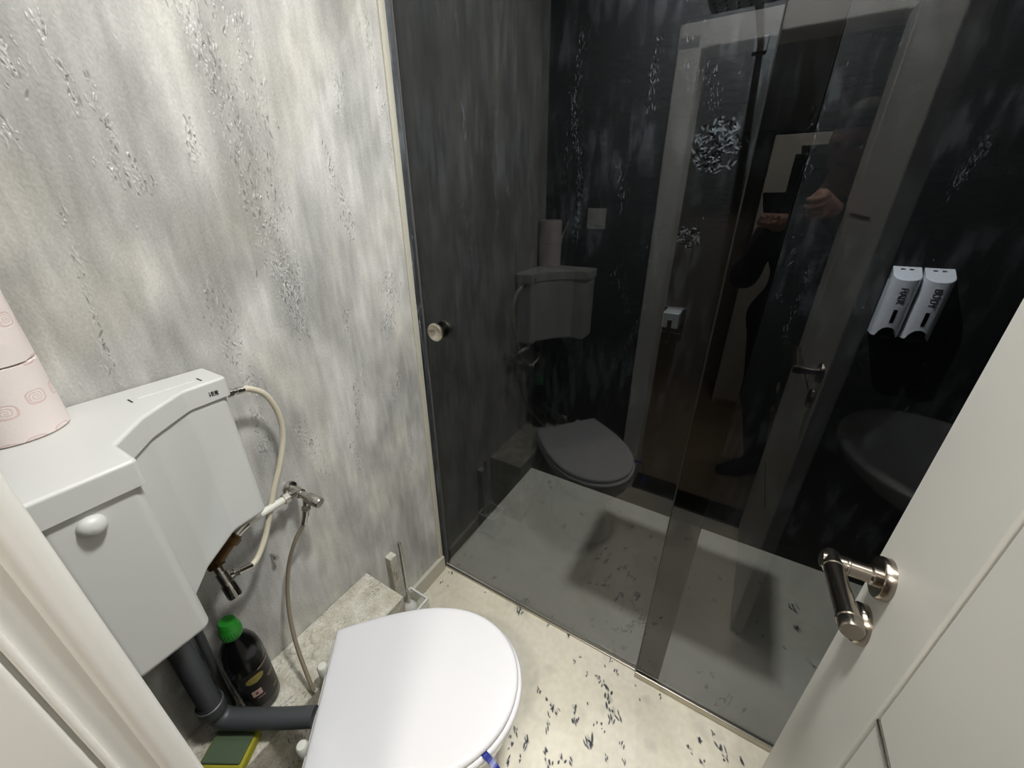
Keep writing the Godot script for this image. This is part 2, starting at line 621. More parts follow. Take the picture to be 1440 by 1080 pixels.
func roll_material() -> StandardMaterial3D:
	# toilet paper printed with faint rose-coloured swirls
	var w := 512
	var h := 256
	rng.seed = 19
	var rgb := PackedByteArray()
	rgb.resize(w * h * 3)
	var hi := PackedByteArray()
	hi.resize(w * h)
	var n1 := noise_map(w, h, 701, 60, 30, 3)
	for j in w * h:
		rgb[j * 3] = 232; rgb[j * 3 + 1] = 222; rgb[j * 3 + 2] = 219
		hi[j] = int(110 + n1[j] * 0.12)
	for gx in 10:
		for gy in 3:
			var cx := (gx + 0.5) * w / 10.0 + rng.randf_range(-7, 7) + (13 if gy % 2 else -13)
			var cy := (gy + 0.5) * h / 3.0 + rng.randf_range(-9, 9)
			var ra := rng.randf_range(15, 19)
			for y in range(int(cy - 24), int(cy + 25)):
				for x in range(int(cx - 24), int(cx + 25)):
					if y < 0 or y >= h:
						continue
					var dx := x - cx
					var dy := (y - cy) * 1.25
					var d := pow(pow(absf(dx), 3.0) + pow(absf(dy), 3.0), 1.0 / 3.0)
					var sp := fposmod(d / 6.0 + atan2(dy, dx) / TAU, 1.0)
					var on := absf(d - ra) < 1.6 or (d < ra - 3 and sp < 0.28)
					if on:
						var k := y * w + posmod(x, w)
						rgb[k * 3] = 222; rgb[k * 3 + 1] = 196; rgb[k * 3 + 2] = 192
						hi[k] = 60
	return textured("rose_printed_tissue", w, h, rgb, PackedByteArray(), hi, 0.12, Vector2(1, 1), Vector2.ZERO)


# ---------------------------------------------------------------- figures from a distance field (surface nets)
func field_mesh(mb: MB, bones: Array, lo: Vector3, hi: Vector3, cell: float, blend: float) -> void:
	# bones: [a, ra, b, rb, colour]
	var nx := int(ceil((hi.x - lo.x) / cell)) + 1
	var ny := int(ceil((hi.y - lo.y) / cell)) + 1
	var nz := int(ceil((hi.z - lo.z) / cell)) + 1
	var f := PackedFloat32Array()
	f.resize(nx * ny * nz)
	f.fill(1.0)
	for bn in bones:
		var a: Vector3 = bn[0]
		var b: Vector3 = bn[2]
		var rm := maxf(bn[1], bn[3]) + blend + cell * 2.0
		var l0 := (Vector3(minf(a.x, b.x), minf(a.y, b.y), minf(a.z, b.z)) - Vector3.ONE * rm - lo) / cell
		var l1 := (Vector3(maxf(a.x, b.x), maxf(a.y, b.y), maxf(a.z, b.z)) + Vector3.ONE * rm - lo) / cell
		var ab := b - a
		var len2 := maxf(ab.length_squared(), 1e-9)
		for z in range(maxi(0, int(l0.z)), mini(nz, int(l1.z) + 2)):
			for y in range(maxi(0, int(l0.y)), mini(ny, int(l1.y) + 2)):
				for x in range(maxi(0, int(l0.x)), mini(nx, int(l1.x) + 2)):
					var p := lo + Vector3(x, y, z) * cell
					var t := clampf((p - a).dot(ab) / len2, 0.0, 1.0)
					var d: float = (p - a - ab * t).length() - lerpf(bn[1], bn[3], t)
					var at := (z * ny + y) * nx + x
					var o := f[at]
					if o > 0.9:
						f[at] = d
					else:
						var hh := clampf(0.5 + 0.5 * (o - d) / blend, 0.0, 1.0)
						f[at] = lerpf(o, d, hh) - blend * hh * (1.0 - hh)
	var ids := {}
	var sx := 1
	var sy := nx
	var sz := nx * ny
	for z in nz - 1:
		for y in ny - 1:
			for x in nx - 1:
				var at := (z * ny + y) * nx + x
				var o: float = f[at]
				if absf(o) > cell * 2.0:
					continue
				var cs := [o, f[at + sx], f[at + sy], f[at + sx + sy], f[at + sz], f[at + sx + sz], f[at + sy + sz], f[at + sx + sy + sz]]
				var neg := 0
				for q in cs:
					neg += 1 if q < 0 else 0
				if neg == 0 or neg == 8:
					continue
				var sum := Vector3.ZERO
				var cnt := 0
				for e in [[0, 1], [2, 3], [4, 5], [6, 7], [0, 2], [1, 3], [4, 6], [5, 7], [0, 4], [1, 5], [2, 6], [3, 7]]:
					var g0: float = cs[e[0]]
					var g1: float = cs[e[1]]
					if (g0 < 0) != (g1 < 0):
						var t := g0 / (g0 - g1)
						var p0 := Vector3(e[0] & 1, (e[0] >> 1) & 1, e[0] >> 2)
						var p1 := Vector3(e[1] & 1, (e[1] >> 1) & 1, e[1] >> 2)
						sum += p0.lerp(p1, t)
						cnt += 1
				var gr := Vector3(cs[1] + cs[3] + cs[5] + cs[7] - cs[0] - cs[2] - cs[4] - cs[6], cs[2] + cs[3] + cs[6] + cs[7] - cs[0] - cs[1] - cs[4] - cs[5], cs[4] + cs[5] + cs[6] + cs[7] - cs[0] - cs[1] - cs[2] - cs[3])
				var pos := lo + (Vector3(x, y, z) + sum / cnt) * cell
				var best := 1e9
				var col := Color.WHITE
				for bn in bones:
					var ab: Vector3 = bn[2] - bn[0]
					var t := clampf((pos - bn[0]).dot(ab) / maxf(ab.length_squared(), 1e-9), 0.0, 1.0)
					var d: float = (pos - bn[0] - ab * t).length() - lerpf(bn[1], bn[3], t)
					if d < best:
						best = d
						col = bn[4]
				ids[at] = mb.vert(pos, gr.normalized(), Vector2.ZERO, col)
	for z in range(1, nz - 1):
		for y in range(1, ny - 1):
			for x in range(1, nx - 1):
				var at := (z * ny + y) * nx + x
				var o := f[at]
				if absf(o) > cell * 2.0:
					continue
				for e in [[sx, sy, sz], [sy, sz, sx], [sz, sx, sy]]:
					if (o < 0) != (f[at + e[0]] < 0):
						var q := [at, at - e[1], at - e[1] - e[2], at - e[2]]
						if q.all(func(k): return ids.has(k)):
							mb.quad(ids[q[0]], ids[q[1]], ids[q[2]], ids[q[3]])
	mb.colored = true


# ---------------------------------------------------------------- scene
func _ready() -> void:
	setup_view()
	make_materials()
	build_shell()
	build_glass()
	build_door()
	build_cistern()
	build_toilet()
	build_plumbing()
	build_small_things()
	build_shower()
	build_hall()
	build_person()


func setup_view() -> void:
	var cam := Camera3D.new()
	cam.name = "camera"
	cam.fov = rad_to_deg(2.0 * atan(540.0 / FOCAL))
	cam.near = 0.01
	cam.far = 50.0
	add_child(cam)
	cam.position = CAM
	cam.rotation = Vector3(deg_to_rad(-PITCH), deg_to_rad(YAW), 0)
	cam.current = true
	var env := Environment.new()
	env.background_mode = Environment.BG_COLOR
	env.background_color = Color(0.02, 0.02, 0.02)
	env.tonemap_mode = Environment.TONE_MAPPER_LINEAR
	env.tonemap_exposure = 1.36
	env.sdfgi_enabled = true
	env.ssao_enabled = true
	env.ssil_enabled = true
	var we := WorldEnvironment.new()
	we.name = "environment"
	we.environment = env
	add_child(we)


func lamp(called: String, label: String, at: Vector3, radius: float, energy: float, col: Color, glow: float, spread: float) -> void:
	# round ceiling lamp: rim and diffuser, its light just below the glowing face
	var t := thing(called, label, "lamp", at)
	var mb := MB.new()
	lathe(mb, [Vector2(0.0, 0.0), Vector2(radius * 1.12, 0.0), Vector2(radius * 1.12, -0.018), Vector2(radius * 1.02, -0.024), Vector2(radius, -0.02)], 32)
	part("lamp_rim", mb, mats.white_paint, t)
	mb = MB.new()
	lathe(mb, [Vector2(radius, -0.02), Vector2(radius * 0.8, -0.027), Vector2(radius * 0.4, -0.031), Vector2(0.0, -0.032)], 32)
	var dm := StandardMaterial3D.new()
	dm.resource_name = called + "_diffuser_glow"
	dm.albedo_color = Color(0.9, 0.9, 0.88)
	dm.emission_enabled = true
	dm.emission = col
	dm.emission_energy_multiplier = glow
	part("lamp_diffuser", mb, dm, t)
	var sp := SpotLight3D.new()
	sp.name = called + "_light"
	sp.light_color = col
	sp.light_energy = energy
	sp.light_size = radius * 0.9 if radius > 0.08 else 0.01
	sp.spot_range = 8.0
	sp.spot_attenuation = 2.0
	sp.spot_angle = spread
	sp.spot_angle_attenuation = 1.0
	sp.shadow_enabled = true
	add_child(sp, true)
	sp.position = at + Vector3(0, -0.036, 0)
	sp.rotation.x = -PI / 2


func make_materials() -> void:
	mat("white_paint", Color(0.91, 0.905, 0.885), 0.42)
	mat("door_paint", Color(0.87, 0.865, 0.84), 0.4)
	mat("door_groove", Color(0.62, 0.58, 0.50), 0.6)
	mat("ceramic", Color(0.88, 0.88, 0.87), 0.08)
	mat("lid_plastic", Color(0.875, 0.875, 0.885), 0.16)
	mat("cistern_plastic", Color(0.83, 0.835, 0.825), 0.34)
	mat("dark_slot", Color(0.06, 0.06, 0.06), 0.7)
	mat("chrome", Color(0.78, 0.77, 0.75), 0.08, 1.0)
	mat("brushed_nickel", Color(0.62, 0.59, 0.55), 0.22, 1.0)
	mat("worn_chrome", Color(0.76, 0.74, 0.71), 0.26, 1.0)
	mat("tarnished_brass", Color(0.32, 0.24, 0.13), 0.45, 0.8)
	mat("aluminium", Color(0.72, 0.70, 0.65), 0.32, 1.0)
	mat("cream_trim", Color(0.75, 0.735, 0.68), 0.55)
	mat("hose_cream", Color(0.82, 0.79, 0.71), 0.45)
	mat("white_pvc", Color(0.86, 0.86, 0.82), 0.35)
	mat("grey_pvc", Color(0.27, 0.28, 0.29), 0.45)
	mat("black_gasket", Color(0.03, 0.03, 0.03), 0.6)
	mat("bottle_black", Color(0.025, 0.025, 0.028), 0.22)
	mat("label_dark", Color(0.10, 0.09, 0.085), 0.4)
	mat("label_gold", Color(0.55, 0.50, 0.26), 0.45)
	mat("label_pale", Color(0.78, 0.66, 0.62), 0.55)
	mat("label_rose", Color(0.45, 0.28, 0.26), 0.55)
	mat("cap_green", Color(0.13, 0.47, 0.13), 0.38)
	mat("sponge_yellow", Color(0.62, 0.60, 0.16), 0.9)
	mat("sponge_green", Color(0.30, 0.36, 0.27), 0.95)
	mat("clip_blue", Color(0.07, 0.14, 0.48), 0.3)
	mat("brush_white", Color(0.8, 0.8, 0.78), 0.8)
	mat("dispenser_white", Color(0.92, 0.93, 0.95), 0.35)
	mat("tissue", Color(0.90, 0.865, 0.855), 0.95)
	mat("cardboard", Color(0.55, 0.45, 0.36), 0.9)
	mat("hall_floor", Color(0.52, 0.46, 0.38), 0.4)
	mat("hall_wall", Color(0.62, 0.58, 0.52), 0.8)
	mat("dark_brown_wood", Color(0.11, 0.085, 0.07), 0.45)
	mat("dark_glass_front", Color(0.03, 0.045, 0.05), 0.15)
	mat("ceiling_paint", Color(0.82, 0.81, 0.79), 0.85)
	mat("edge_seal", Color(0.36, 0.36, 0.37), 0.35)
	mat("glass_edge", Color(0.10, 0.11, 0.105), 0.3)
	var g := mat("smoked_glass", Color(0.012, 0.014, 0.013, 0.6), 0.0)
	g.transparency = BaseMaterial3D.TRANSPARENCY_ALPHA
	g.metallic_specular = 0.5
	var cg := mat("clear_acrylic", Color(0.9, 0.92, 0.9, 0.16), 0.03)
	cg.transparency = BaseMaterial3D.TRANSPARENCY_ALPHA
	var light_lines := [
		[0.006, 34, Vector2(0.638, 1.688), Vector2(0.642, 1.652), Vector2(0.637, 1.627), Vector2(0.634, 1.596), Vector2(0.631, 1.563)],
		[0.006, 22, Vector2(0.608, 1.613), Vector2(0.61, 1.566), Vector2(0.605, 1.521)],
		[0.034, 420, Vector2(0.44, 1.9), Vector2(0.453, 1.745), Vector2(0.441, 1.695), Vector2(0.431, 1.628), Vector2(0.425, 1.554), Vector2(0.422, 1.483), Vector2(0.411, 1.405), Vector2(0.404, 1.318), Vector2(0.399, 1.24)],
		[0.03, 130, Vector2(0.382, 1.768), Vector2(0.368, 1.714), Vector2(0.362, 1.641), Vector2(0.377, 1.559), Vector2(0.38, 1.4)],
		[0.01, 36, Vector2(0.499, 1.572), Vector2(0.505, 1.519)],
		[0.007, 52, Vector2(0.694, 1.46), Vector2(0.699, 1.408), Vector2(0.703, 1.368), Vector2(0.709, 1.326), Vector2(0.715, 1.277), Vector2(0.725, 1.168)],
		[0.014, 30, Vector2(0.174, 1.707), Vector2(0.188, 1.62)],
		[0.014, 40, Vector2(0.236, 1.553), Vector2(0.236, 1.489)],
		[0.02, 90, Vector2(0.212, 1.474), Vector2(0.206, 1.379)],
		[0.014, 60, Vector2(0.079, 1.843), Vector2(0.073, 1.775), Vector2(0.049, 1.669), Vector2(0.045, 1.5)],
		[0.03, 170, Vector2(0.106, 1.28), Vector2(0.114, 1.159), Vector2(0.138, 1.101)],
		[0.024, 120, Vector2(0.541, 1.33), Vector2(0.542, 1.255), Vector2(0.537, 1.18), Vector2(0.534, 1.115), Vector2(0.51, 1.053)],
		[0.03, 130, Vector2(0.39, 1.339), Vector2(0.388, 1.27), Vector2(0.397, 1.163)],
		[0.01, 30, Vector2(0.263, 1.211), Vector2(0.272, 1.147)],
		[0.01, 30, Vector2(0.242, 1.036), Vector2(0.247, 0.983)],
		[0.012, 50, Vector2(0.274, 0.994), Vector2(0.289, 0.864)],
		[0.012, 44, Vector2(0.11, 0.978), Vector2(0.146, 0.893)],
		[0.02, 60, Vector2(0.533, 1.037), Vector2(0.541, 0.918)],
		[0.02, 60, Vector2(0.454, 0.95), Vector2(0.424, 0.869)],
		[0.02, 60, Vector2(0.446, 0.904), Vector2(0.415, 0.771)],
		[0.03, 50, Vector2(0.617, 1.51), Vector2(0.589, 1.475)],
		[0.01, 12, Vector2(0.718, 1.535), Vector2(0.71, 1.53)],
		[0.016, 40, Vector2(0.32, 0.832), Vector2(0.316, 0.73)],
		[0.016, 60, Vector2(0.109, 0.728), Vector2(0.121, 0.539)],
		[0.02, 30, Vector2(0.685, 1.633), Vector2(0.68, 1.598)],
	]
	plaster("grey_white_plaster", 800, 2000, 0.95, 0.0, 2.6, light_lines, [], 1200, false)
	var back := [
		[0.014, 330, Vector2(0.158, 2.028), Vector2(0.157, 1.935), Vector2(0.154, 1.86), Vector2(0.139, 1.794), Vector2(0.153, 1.722), Vector2(0.186, 1.572), Vector2(0.192, 1.411), Vector2(0.183, 1.311)],
		[0.016, 70, Vector2(0.439, 1.945), Vector2(0.438, 1.878), Vector2(0.433, 1.744)],
		[0.018, 200, Vector2(0.53, 1.44), Vector2(0.518, 1.31), Vector2(0.562, 1.146), Vector2(0.49, 0.921), Vector2(0.43, 0.736)],
		[0.014, 50, Vector2(0.346, 1.59), Vector2(0.382, 1.413)],
		[0.02, 90, Vector2(0.946, 1.717), Vector2(0.961, 1.525)],
		[0.01, 70, Vector2(1.049, 1.265), Vector2(1.051, 1.143), Vector2(1.031, 1.009)],
		[0.016, 80, Vector2(1.36, 1.615), Vector2(1.335, 1.532), Vector2(1.315, 1.488)],
		[0.014, 60, Vector2(0.359, 1.217), Vector2(0.462, 1.014)],
		[0.03, 60, Vector2(0.62, 1.85), Vector2(0.66, 1.72)],
	]
	plaster("black_silver_plaster", 832, 1311, 1.65, 0.0, 2.6, back, [[0.69, 1.63, 0.085, 150], [0.645, 1.335, 0.042, 50]], 2200, true)
	var side := [
		[0.01, 30, Vector2(-0.266, 1.967), Vector2(-0.273, 1.876)],
		[0.014, 100, Vector2(-0.432, 1.633), Vector2(-0.472, 1.415), Vector2(-0.444, 1.315)],
		[0.012, 30, Vector2(-0.278, 1.74), Vector2(-0.287, 1.628)],
		[0.02, 60, Vector2(-0.27, 1.419), Vector2(-0.3, 1.277)],
		[0.014, 40, Vector2(-0.526, 1.538), Vector2(-0.59, 1.439)],
		[0.012, 60, Vector2(-0.03, 1.3), Vector2(-0.03, 0.9)],
	]
	plaster("black_silver_plaster_side", 448, 1280, 0.9, -0.88, 2.6, side, [], 3200, true)
	floor_material()
	marble_material()
	roll_material()


func build_shell() -> void:
	var mb := MB.new()
	box(mb, Vector3(-0.12, -0.12, SHOWER_Z - 0.12), Vector3(ROOM_W + 0.12, 0.0, 1.03))
	struct_mesh("floor", mb, mats.cream_resin_floor, "cream resin floor with dark ink flecks running under the shower glass", "floor")
	mb = MB.new()
	box(mb, Vector3(-0.12, 0.0, 0.014), Vector3(0.0, CEIL, 1.03))
	struct_mesh("wall_left", mb, mats.grey_white_plaster, "grey and white trowelled plaster wall behind the toilet", "wall")
	mb = MB.new()
	box(mb, Vector3(-0.12, 0.0, SHOWER_Z - 0.12), Vector3(0.0, CEIL, 0.014))
	struct_mesh("wall_shower_left", mb, mats.black_silver_plaster_side, "black plaster side wall of the shower behind the smoked glass", "wall")
	mb = MB.new()
	box(mb, Vector3(0.0, 0.0, SHOWER_Z - 0.12), Vector3(ROOM_W, CEIL, SHOWER_Z))
	struct_mesh("wall_back", mb, mats.black_silver_plaster, "black plaster wall with silver flakes at the back of the shower", "wall")
	mb = MB.new()
	box(mb, Vector3(ROOM_W, 0.0, SHOWER_Z - 0.12), Vector3(ROOM_W + 0.12, CEIL, 1.03))
	struct_mesh("wall_right", mb, mats.black_silver_plaster_side, "black plaster wall behind the open door and wash basin", "wall")
	mb = MB.new()
	box(mb, Vector3(0.0, 0.0, 0.9), Vector3(0.545, CEIL, 1.03))
	box(mb, Vector3(1.17, 0.0, 0.9), Vector3(ROOM_W, CEIL, 1.03))
	box(mb, Vector3(0.545, 1.93, 0.9), Vector3(1.17, CEIL, 1.03))
	struct_mesh("wall_door", mb, mats.black_silver_plaster, "black plaster wall around the doorway, facing the shower glass", "wall")
	mb = MB.new()
	box(mb, Vector3(-0.12, CEIL, SHOWER_Z - 0.12), Vector3(ROOM_W + 0.12, CEIL + 0.1, 1.03))
	struct_mesh("ceiling", mb, mats.ceiling_paint, "plain white ceiling over the toilet and the shower", "ceiling")
	mb = MB.new()
	rbox(mb, Vector3(-0.004, 0.0, 0.012), Vector3(0.014, 0.076, 0.364), 0.003)
	struct_mesh("baseboard_left", mb, mats.cream_trim, "cream baseboard between the pipe boxing and the shower glass", "baseboard")
	# strip that ends the plaster beside the glass
	mb = MB.new()
	rbox(mb, Vector3(-0.004, 0.0, 0.012), Vector3(0.006, 2.3, 0.034), 0.004)
	struct_mesh("trim_1", mb, mats.cream_trim, "narrow cream strip ending the plaster wall beside the smoked glass", "trim")
	mb = MB.new()
	box(mb, Vector3(0.0, 2.072, -0.05), Vector3(ROOM_W, CEIL, 0.05))
	struct_mesh("wall_header", mb, mats.ceiling_paint, "white bulkhead between the top of the shower glass and ceiling", "wall")
	lamp("ceiling_lamp", "round white ceiling lamp above the toilet", Vector3(0.88, CEIL, 0.4), 0.13, 3.5, Color(1.0, 0.994, 0.98), 4.0, 88.0)
	lamp("shower_lamp", "small round ceiling lamp above the shower head", Vector3(0.714, CEIL, -0.373), 0.035, 4.6, Color(0.95, 0.98, 1.0), 12.0, 74.0)


func build_glass() -> void:
	var tilt := deg_to_rad(0.6)
	var t := thing("sliding_shower_door", "sliding smoked glass shower door with a round chrome finger pull", "shower door", Vector3(0.0, 0.012, -0.012))
	t.rotation = Vector3(tilt, 0, deg_to_rad(-0.35))
	var mb := MB.new()
	box(mb, Vector3(0.0165, 0.0, -0.004), Vector3(0.905, 2.0, 0.004))
	part("pane", mb, mats.smoked_glass, t)
	boxpart("edge_seal", Vector3(0.008, 0.0, -0.005), Vector3(0.016, 2.0, 0.005), 0.002, mats.edge_seal, t, "grey sealing strip along the free edge of the glass")
	boxpart("edge_seal", Vector3(0.9055, 0.0, -0.005), Vector3(0.908, 2.0, 0.005), 0.001, mats.glass_edge, t)
	mb = MB.new()   # finger pull: dished chrome disc standing on a short stem
	var kt := axis_to(Vector3(0, 0, 1), Vector3(0.077, 1.078, 0.004))
	lathe(mb, [Vector2(0.0, 0.0), Vector2(0.012, 0.0), Vector2(0.012, 0.012), Vector2(0.026, 0.014), Vector2(0.0285, 0.018), Vector2(0.0285, 0.024), Vector2(0.026, 0.026), Vector2(0.022, 0.0245), Vector2(0.016, 0.017), Vector2(0.0, 0.014)], 40, kt)
	part("finger_pull", mb, mat("satin_steel", Color(0.86, 0.83, 0.77), 0.38, 1.0), t, "round dished chrome finger pull")
	mb = MB.new()
	lathe(mb, [Vector2(0.0, 0.012), Vector2(0.02, 0.012), Vector2(0.022, 0.002), Vector2(0.022, 0.0)], 32, axis_to(Vector3(0, 0, -1), Vector3(0.077, 1.078, -0.004)))
	part("finger_pull_back", mb, mats.brushed_nickel, t)
	t = thing("fixed_glass_panel", "fixed smoked glass panel standing in an aluminium floor channel", "glass panel", Vector3(0.0, 0.008, 0.008))
	t.rotation = Vector3(tilt, 0, 0)
	mb = MB.new()
	box(mb, Vector3(0.838, 0.0, -0.004), Vector3(ROOM_W - 0.002, 2.0, 0.004))
	part("pane", mb, mats.smoked_glass, t)
	boxpart("edge_strip", Vector3(0.835, 0.0, -0.0045), Vector3(0.838, 2.0, 0.0045), 0.001, mats.glass_edge, t)
	mb = MB.new()
	rbox(mb, Vector3(0.835, 0.0, -0.004), Vector3(ROOM_W, 0.006, 0.022), 0.002)
	rbox(mb, Vector3(0.835, 0.0, 0.0135), Vector3(ROOM_W, 0.026, 0.0215), 0.0025)
	struct_mesh("trim_2", mb, mats.aluminium, "aluminium floor channel holding the fixed smoked glass panel", "trim")
	mb = MB.new()
	rbox(mb, Vector3(0.0, 0.0, -0.006), Vector3(0.833, 0.009, 0.004), 0.002)
	struct_mesh("trim_3", mb, mats.aluminium, "thin metal floor guide under the sliding glass door", "trim")
	mb = MB.new()
	rbox(mb, Vector3(0.0, 2.02, -0.012), Vector3(ROOM_W, 2.07, 0.045), 0.004)
	struct_mesh("trim_4", mb, mats.aluminium, "aluminium top rail carrying the shower glass", "trim")


func lever_handle(parent: Node3D, side: float) -> void:
	# side -1: the face towards the toilet; all in the door's own axes (x across the leaf, leaf face at 0 or 0.04)
	var x0 := 0.0 if side < 0 else 0.04
	var ro := Vector3(x0, 1.035, 0.045)
	var h := Node3D.new()
	h.name = "handle"
	parent.add_child(h, true)
	h.set_meta("label", "polished nickel lever handle")
	var mb := MB.new()
	lathe(mb, [Vector2(0.026, 0.0), Vector2(0.026, 0.009), Vector2(0.0245, 0.011), Vector2(0.009, 0.0112), Vector2(0.0, 0.0112)], 40, axis_to(Vector3(side, 0, 0), ro))
	part("rosette", mb, mats.brushed_nickel, h)
	mb = MB.new()
	lathe(mb, [Vector2(0.0125, 0.010), Vector2(0.0125, 0.016), Vector2(0.0105, 0.018), Vector2(0.0105, 0.038), Vector2(0.0118, 0.039), Vector2(0.0118, 0.041), Vector2(0.0108, 0.042), Vector2(0.0108, 0.066), Vector2(0.0, 0.066)], 28, axis_to(Vector3(side, 0, 0), ro))
	part("neck", mb, mats.brushed_nickel, h)
	mb = MB.new()
	var a := ro + Vector3(side * 0.0555, 0, -0.0105)
	var dir := Vector3(0, 0.14, 1).normalized()
	lathe(mb, [Vector2(0.0, 0.0), Vector2(0.0105, 0.0), Vector2(0.0105, 0.024), Vector2(0.0118, 0.025), Vector2(0.0118, 0.028), Vector2(0.0108, 0.029), Vector2(0.0108, 0.112), Vector2(0.0118, 0.113), Vector2(0.0118, 0.116), Vector2(0.0108, 0.117), Vector2(0.0108, 0.128), Vector2(0.0095, 0.131), Vector2(0.0, 0.131)], 28, axis_to(dir, a))
	part("lever", mb, mats.brushed_nickel, h)
	var k := Node3D.new()
	k.name = "key_rosette"
	parent.add_child(k, true)
	k.set_meta("label", "round polished key rosette below the lever")
	mb = MB.new()
	lathe(mb, [Vector2(0.026, 0.0), Vector2(0.026, 0.009), Vector2(0.0245, 0.011), Vector2(0.0, 0.0112)], 40, axis_to(Vector3(side, 0, 0), Vector3(x0, 0.957, 0.05)))
	part("plate", mb, mats.brushed_nickel, k)
	boxpart("keyhole", Vector3(x0 + side * 0.0108 - 0.001, 0.948, 0.048), Vector3(x0 + side * 0.0108 + 0.001, 0.966, 0.052), 0.0, mats.dark_slot, k)


func build_door() -> void:
	# leaf swung open against the basin wall: face towards the toilet at x = 1.1, free edge at z = 0.335
	var t := struct_node("door_1", "white painted door standing open, with lever handle and chrome inlay", "door")
	t.position = Vector3(1.1, 0.0, 0.335)
	t.rotation.y = deg_to_rad(0.0)
	var z1 := 0.585
	# stiles and panels in front of a core, with a groove between
	var mb := MB.new()
	rbox(mb, Vector3(0.004, 0.008, 0.0), Vector3(0.036, 1.9, z1), 0.002)
	part("core", mb, mats.door_groove, t)
	mb = MB.new()
	rbox(mb, Vector3(0.0, 0.006, -0.001), Vector3(0.04, 1.902, 0.155), 0.005)
	part("stile", mb, mats.door_paint, t)
	mb = MB.new()
	rbox(mb, Vector3(0.0, 0.006, 0.46), Vector3(0.04, 1.902, z1), 0.005)
	part("stile", mb, mats.door_paint, t)
	var cuts := [0.006, 0.471, 0.938, 1.405, 1.902]
	for k in 4:
		boxpart("panel", Vector3(0.0015, cuts[k] + 0.0025, 0.1565), Vector3(0.0385, cuts[k + 1] - 0.0025, 0.4585), 0.003, mats.door_paint, t)
	for k in [1, 2, 3]:
		boxpart("inlay_strip", Vector3(0.0002, cuts[k] - 0.0022, 0.1565), Vector3(0.0398, cuts[k] + 0.0022, 0.4585), 0.0008, mats.chrome, t, "thin chrome strip inlaid across the door")
	lever_handle(t, -1.0)
	lever_handle(t, 1.0)
	for y in [0.2, 1.7]:
		mb = MB.new()
		lathe(mb, [Vector2(0.0, 0.0), Vector2(0.008, 0.0), Vector2(0.008, 0.09), Vector2(0.0, 0.09)], 20, Transform3D(Basis.IDENTITY, Vector3(0.046, y, z1 + 0.002)))
		part("hinge", mb, mats.brushed_nickel, t)
	# door frame
	var f := struct_node("trim_5", "white moulded door frame around the bathroom doorway", "door frame")
	mb = MB.new()
	rbox(mb, Vector3(0.495, 0.0, 0.8885), Vector3(0.573, 1.95, 0.906), 0.007)
	part("casing", mb, mats.white_paint, f)
	mb = MB.new()
	rbox(mb, Vector3(0.545, 0.0, 0.9), Vector3(0.566, 1.95, 1.04), 0.002)
	part("lining", mb, mats.white_paint, f)
	mb = MB.new()
	rbox(mb, Vector3(0.545, 0.0, 0.9195), Vector3(0.5705, 1.95, 0.9235), 0.002)
	part("bead", mb, mats.white_paint, f)
	mb = MB.new()
	rbox(mb, Vector3(0.545, 0.0, 0.926), Vector3(0.5715, 1.95, 1.045), 0.003)
	part("stop", mb, mats.white_paint, f)
	mb = MB.new()
	rbox(mb, Vector3(1.152, 0.0, 0.925), Vector3(1.172, 1.95, 1.045), 0.003)
	part("lining", mb, mats.white_paint, f)
	mb = MB.new()
	rbox(mb, Vector3(1.158, 0.0, 0.8885), Vector3(1.23, 1.95, 0.906), 0.006)
	part("casing", mb, mats.white_paint, f)
	mb = MB.new()
	rbox(mb, Vector3(0.495, 1.905, 0.8885), Vector3(1.23, 1.98, 0.906), 0.006)
	rbox(mb, Vector3(0.55, 1.908, 0.9), Vector3(1.17, 1.93, 1.045), 0.003)
	part("head", mb, mats.white_paint, f)
	mb = MB.new()
	rbox(mb, Vector3(0.555, -0.005, 0.905), Vector3(1.165, 0.01, 1.04), 0.004)
	part("threshold", mb, mats.dark_brown_wood, f, "dark wooden threshold under the doorway")


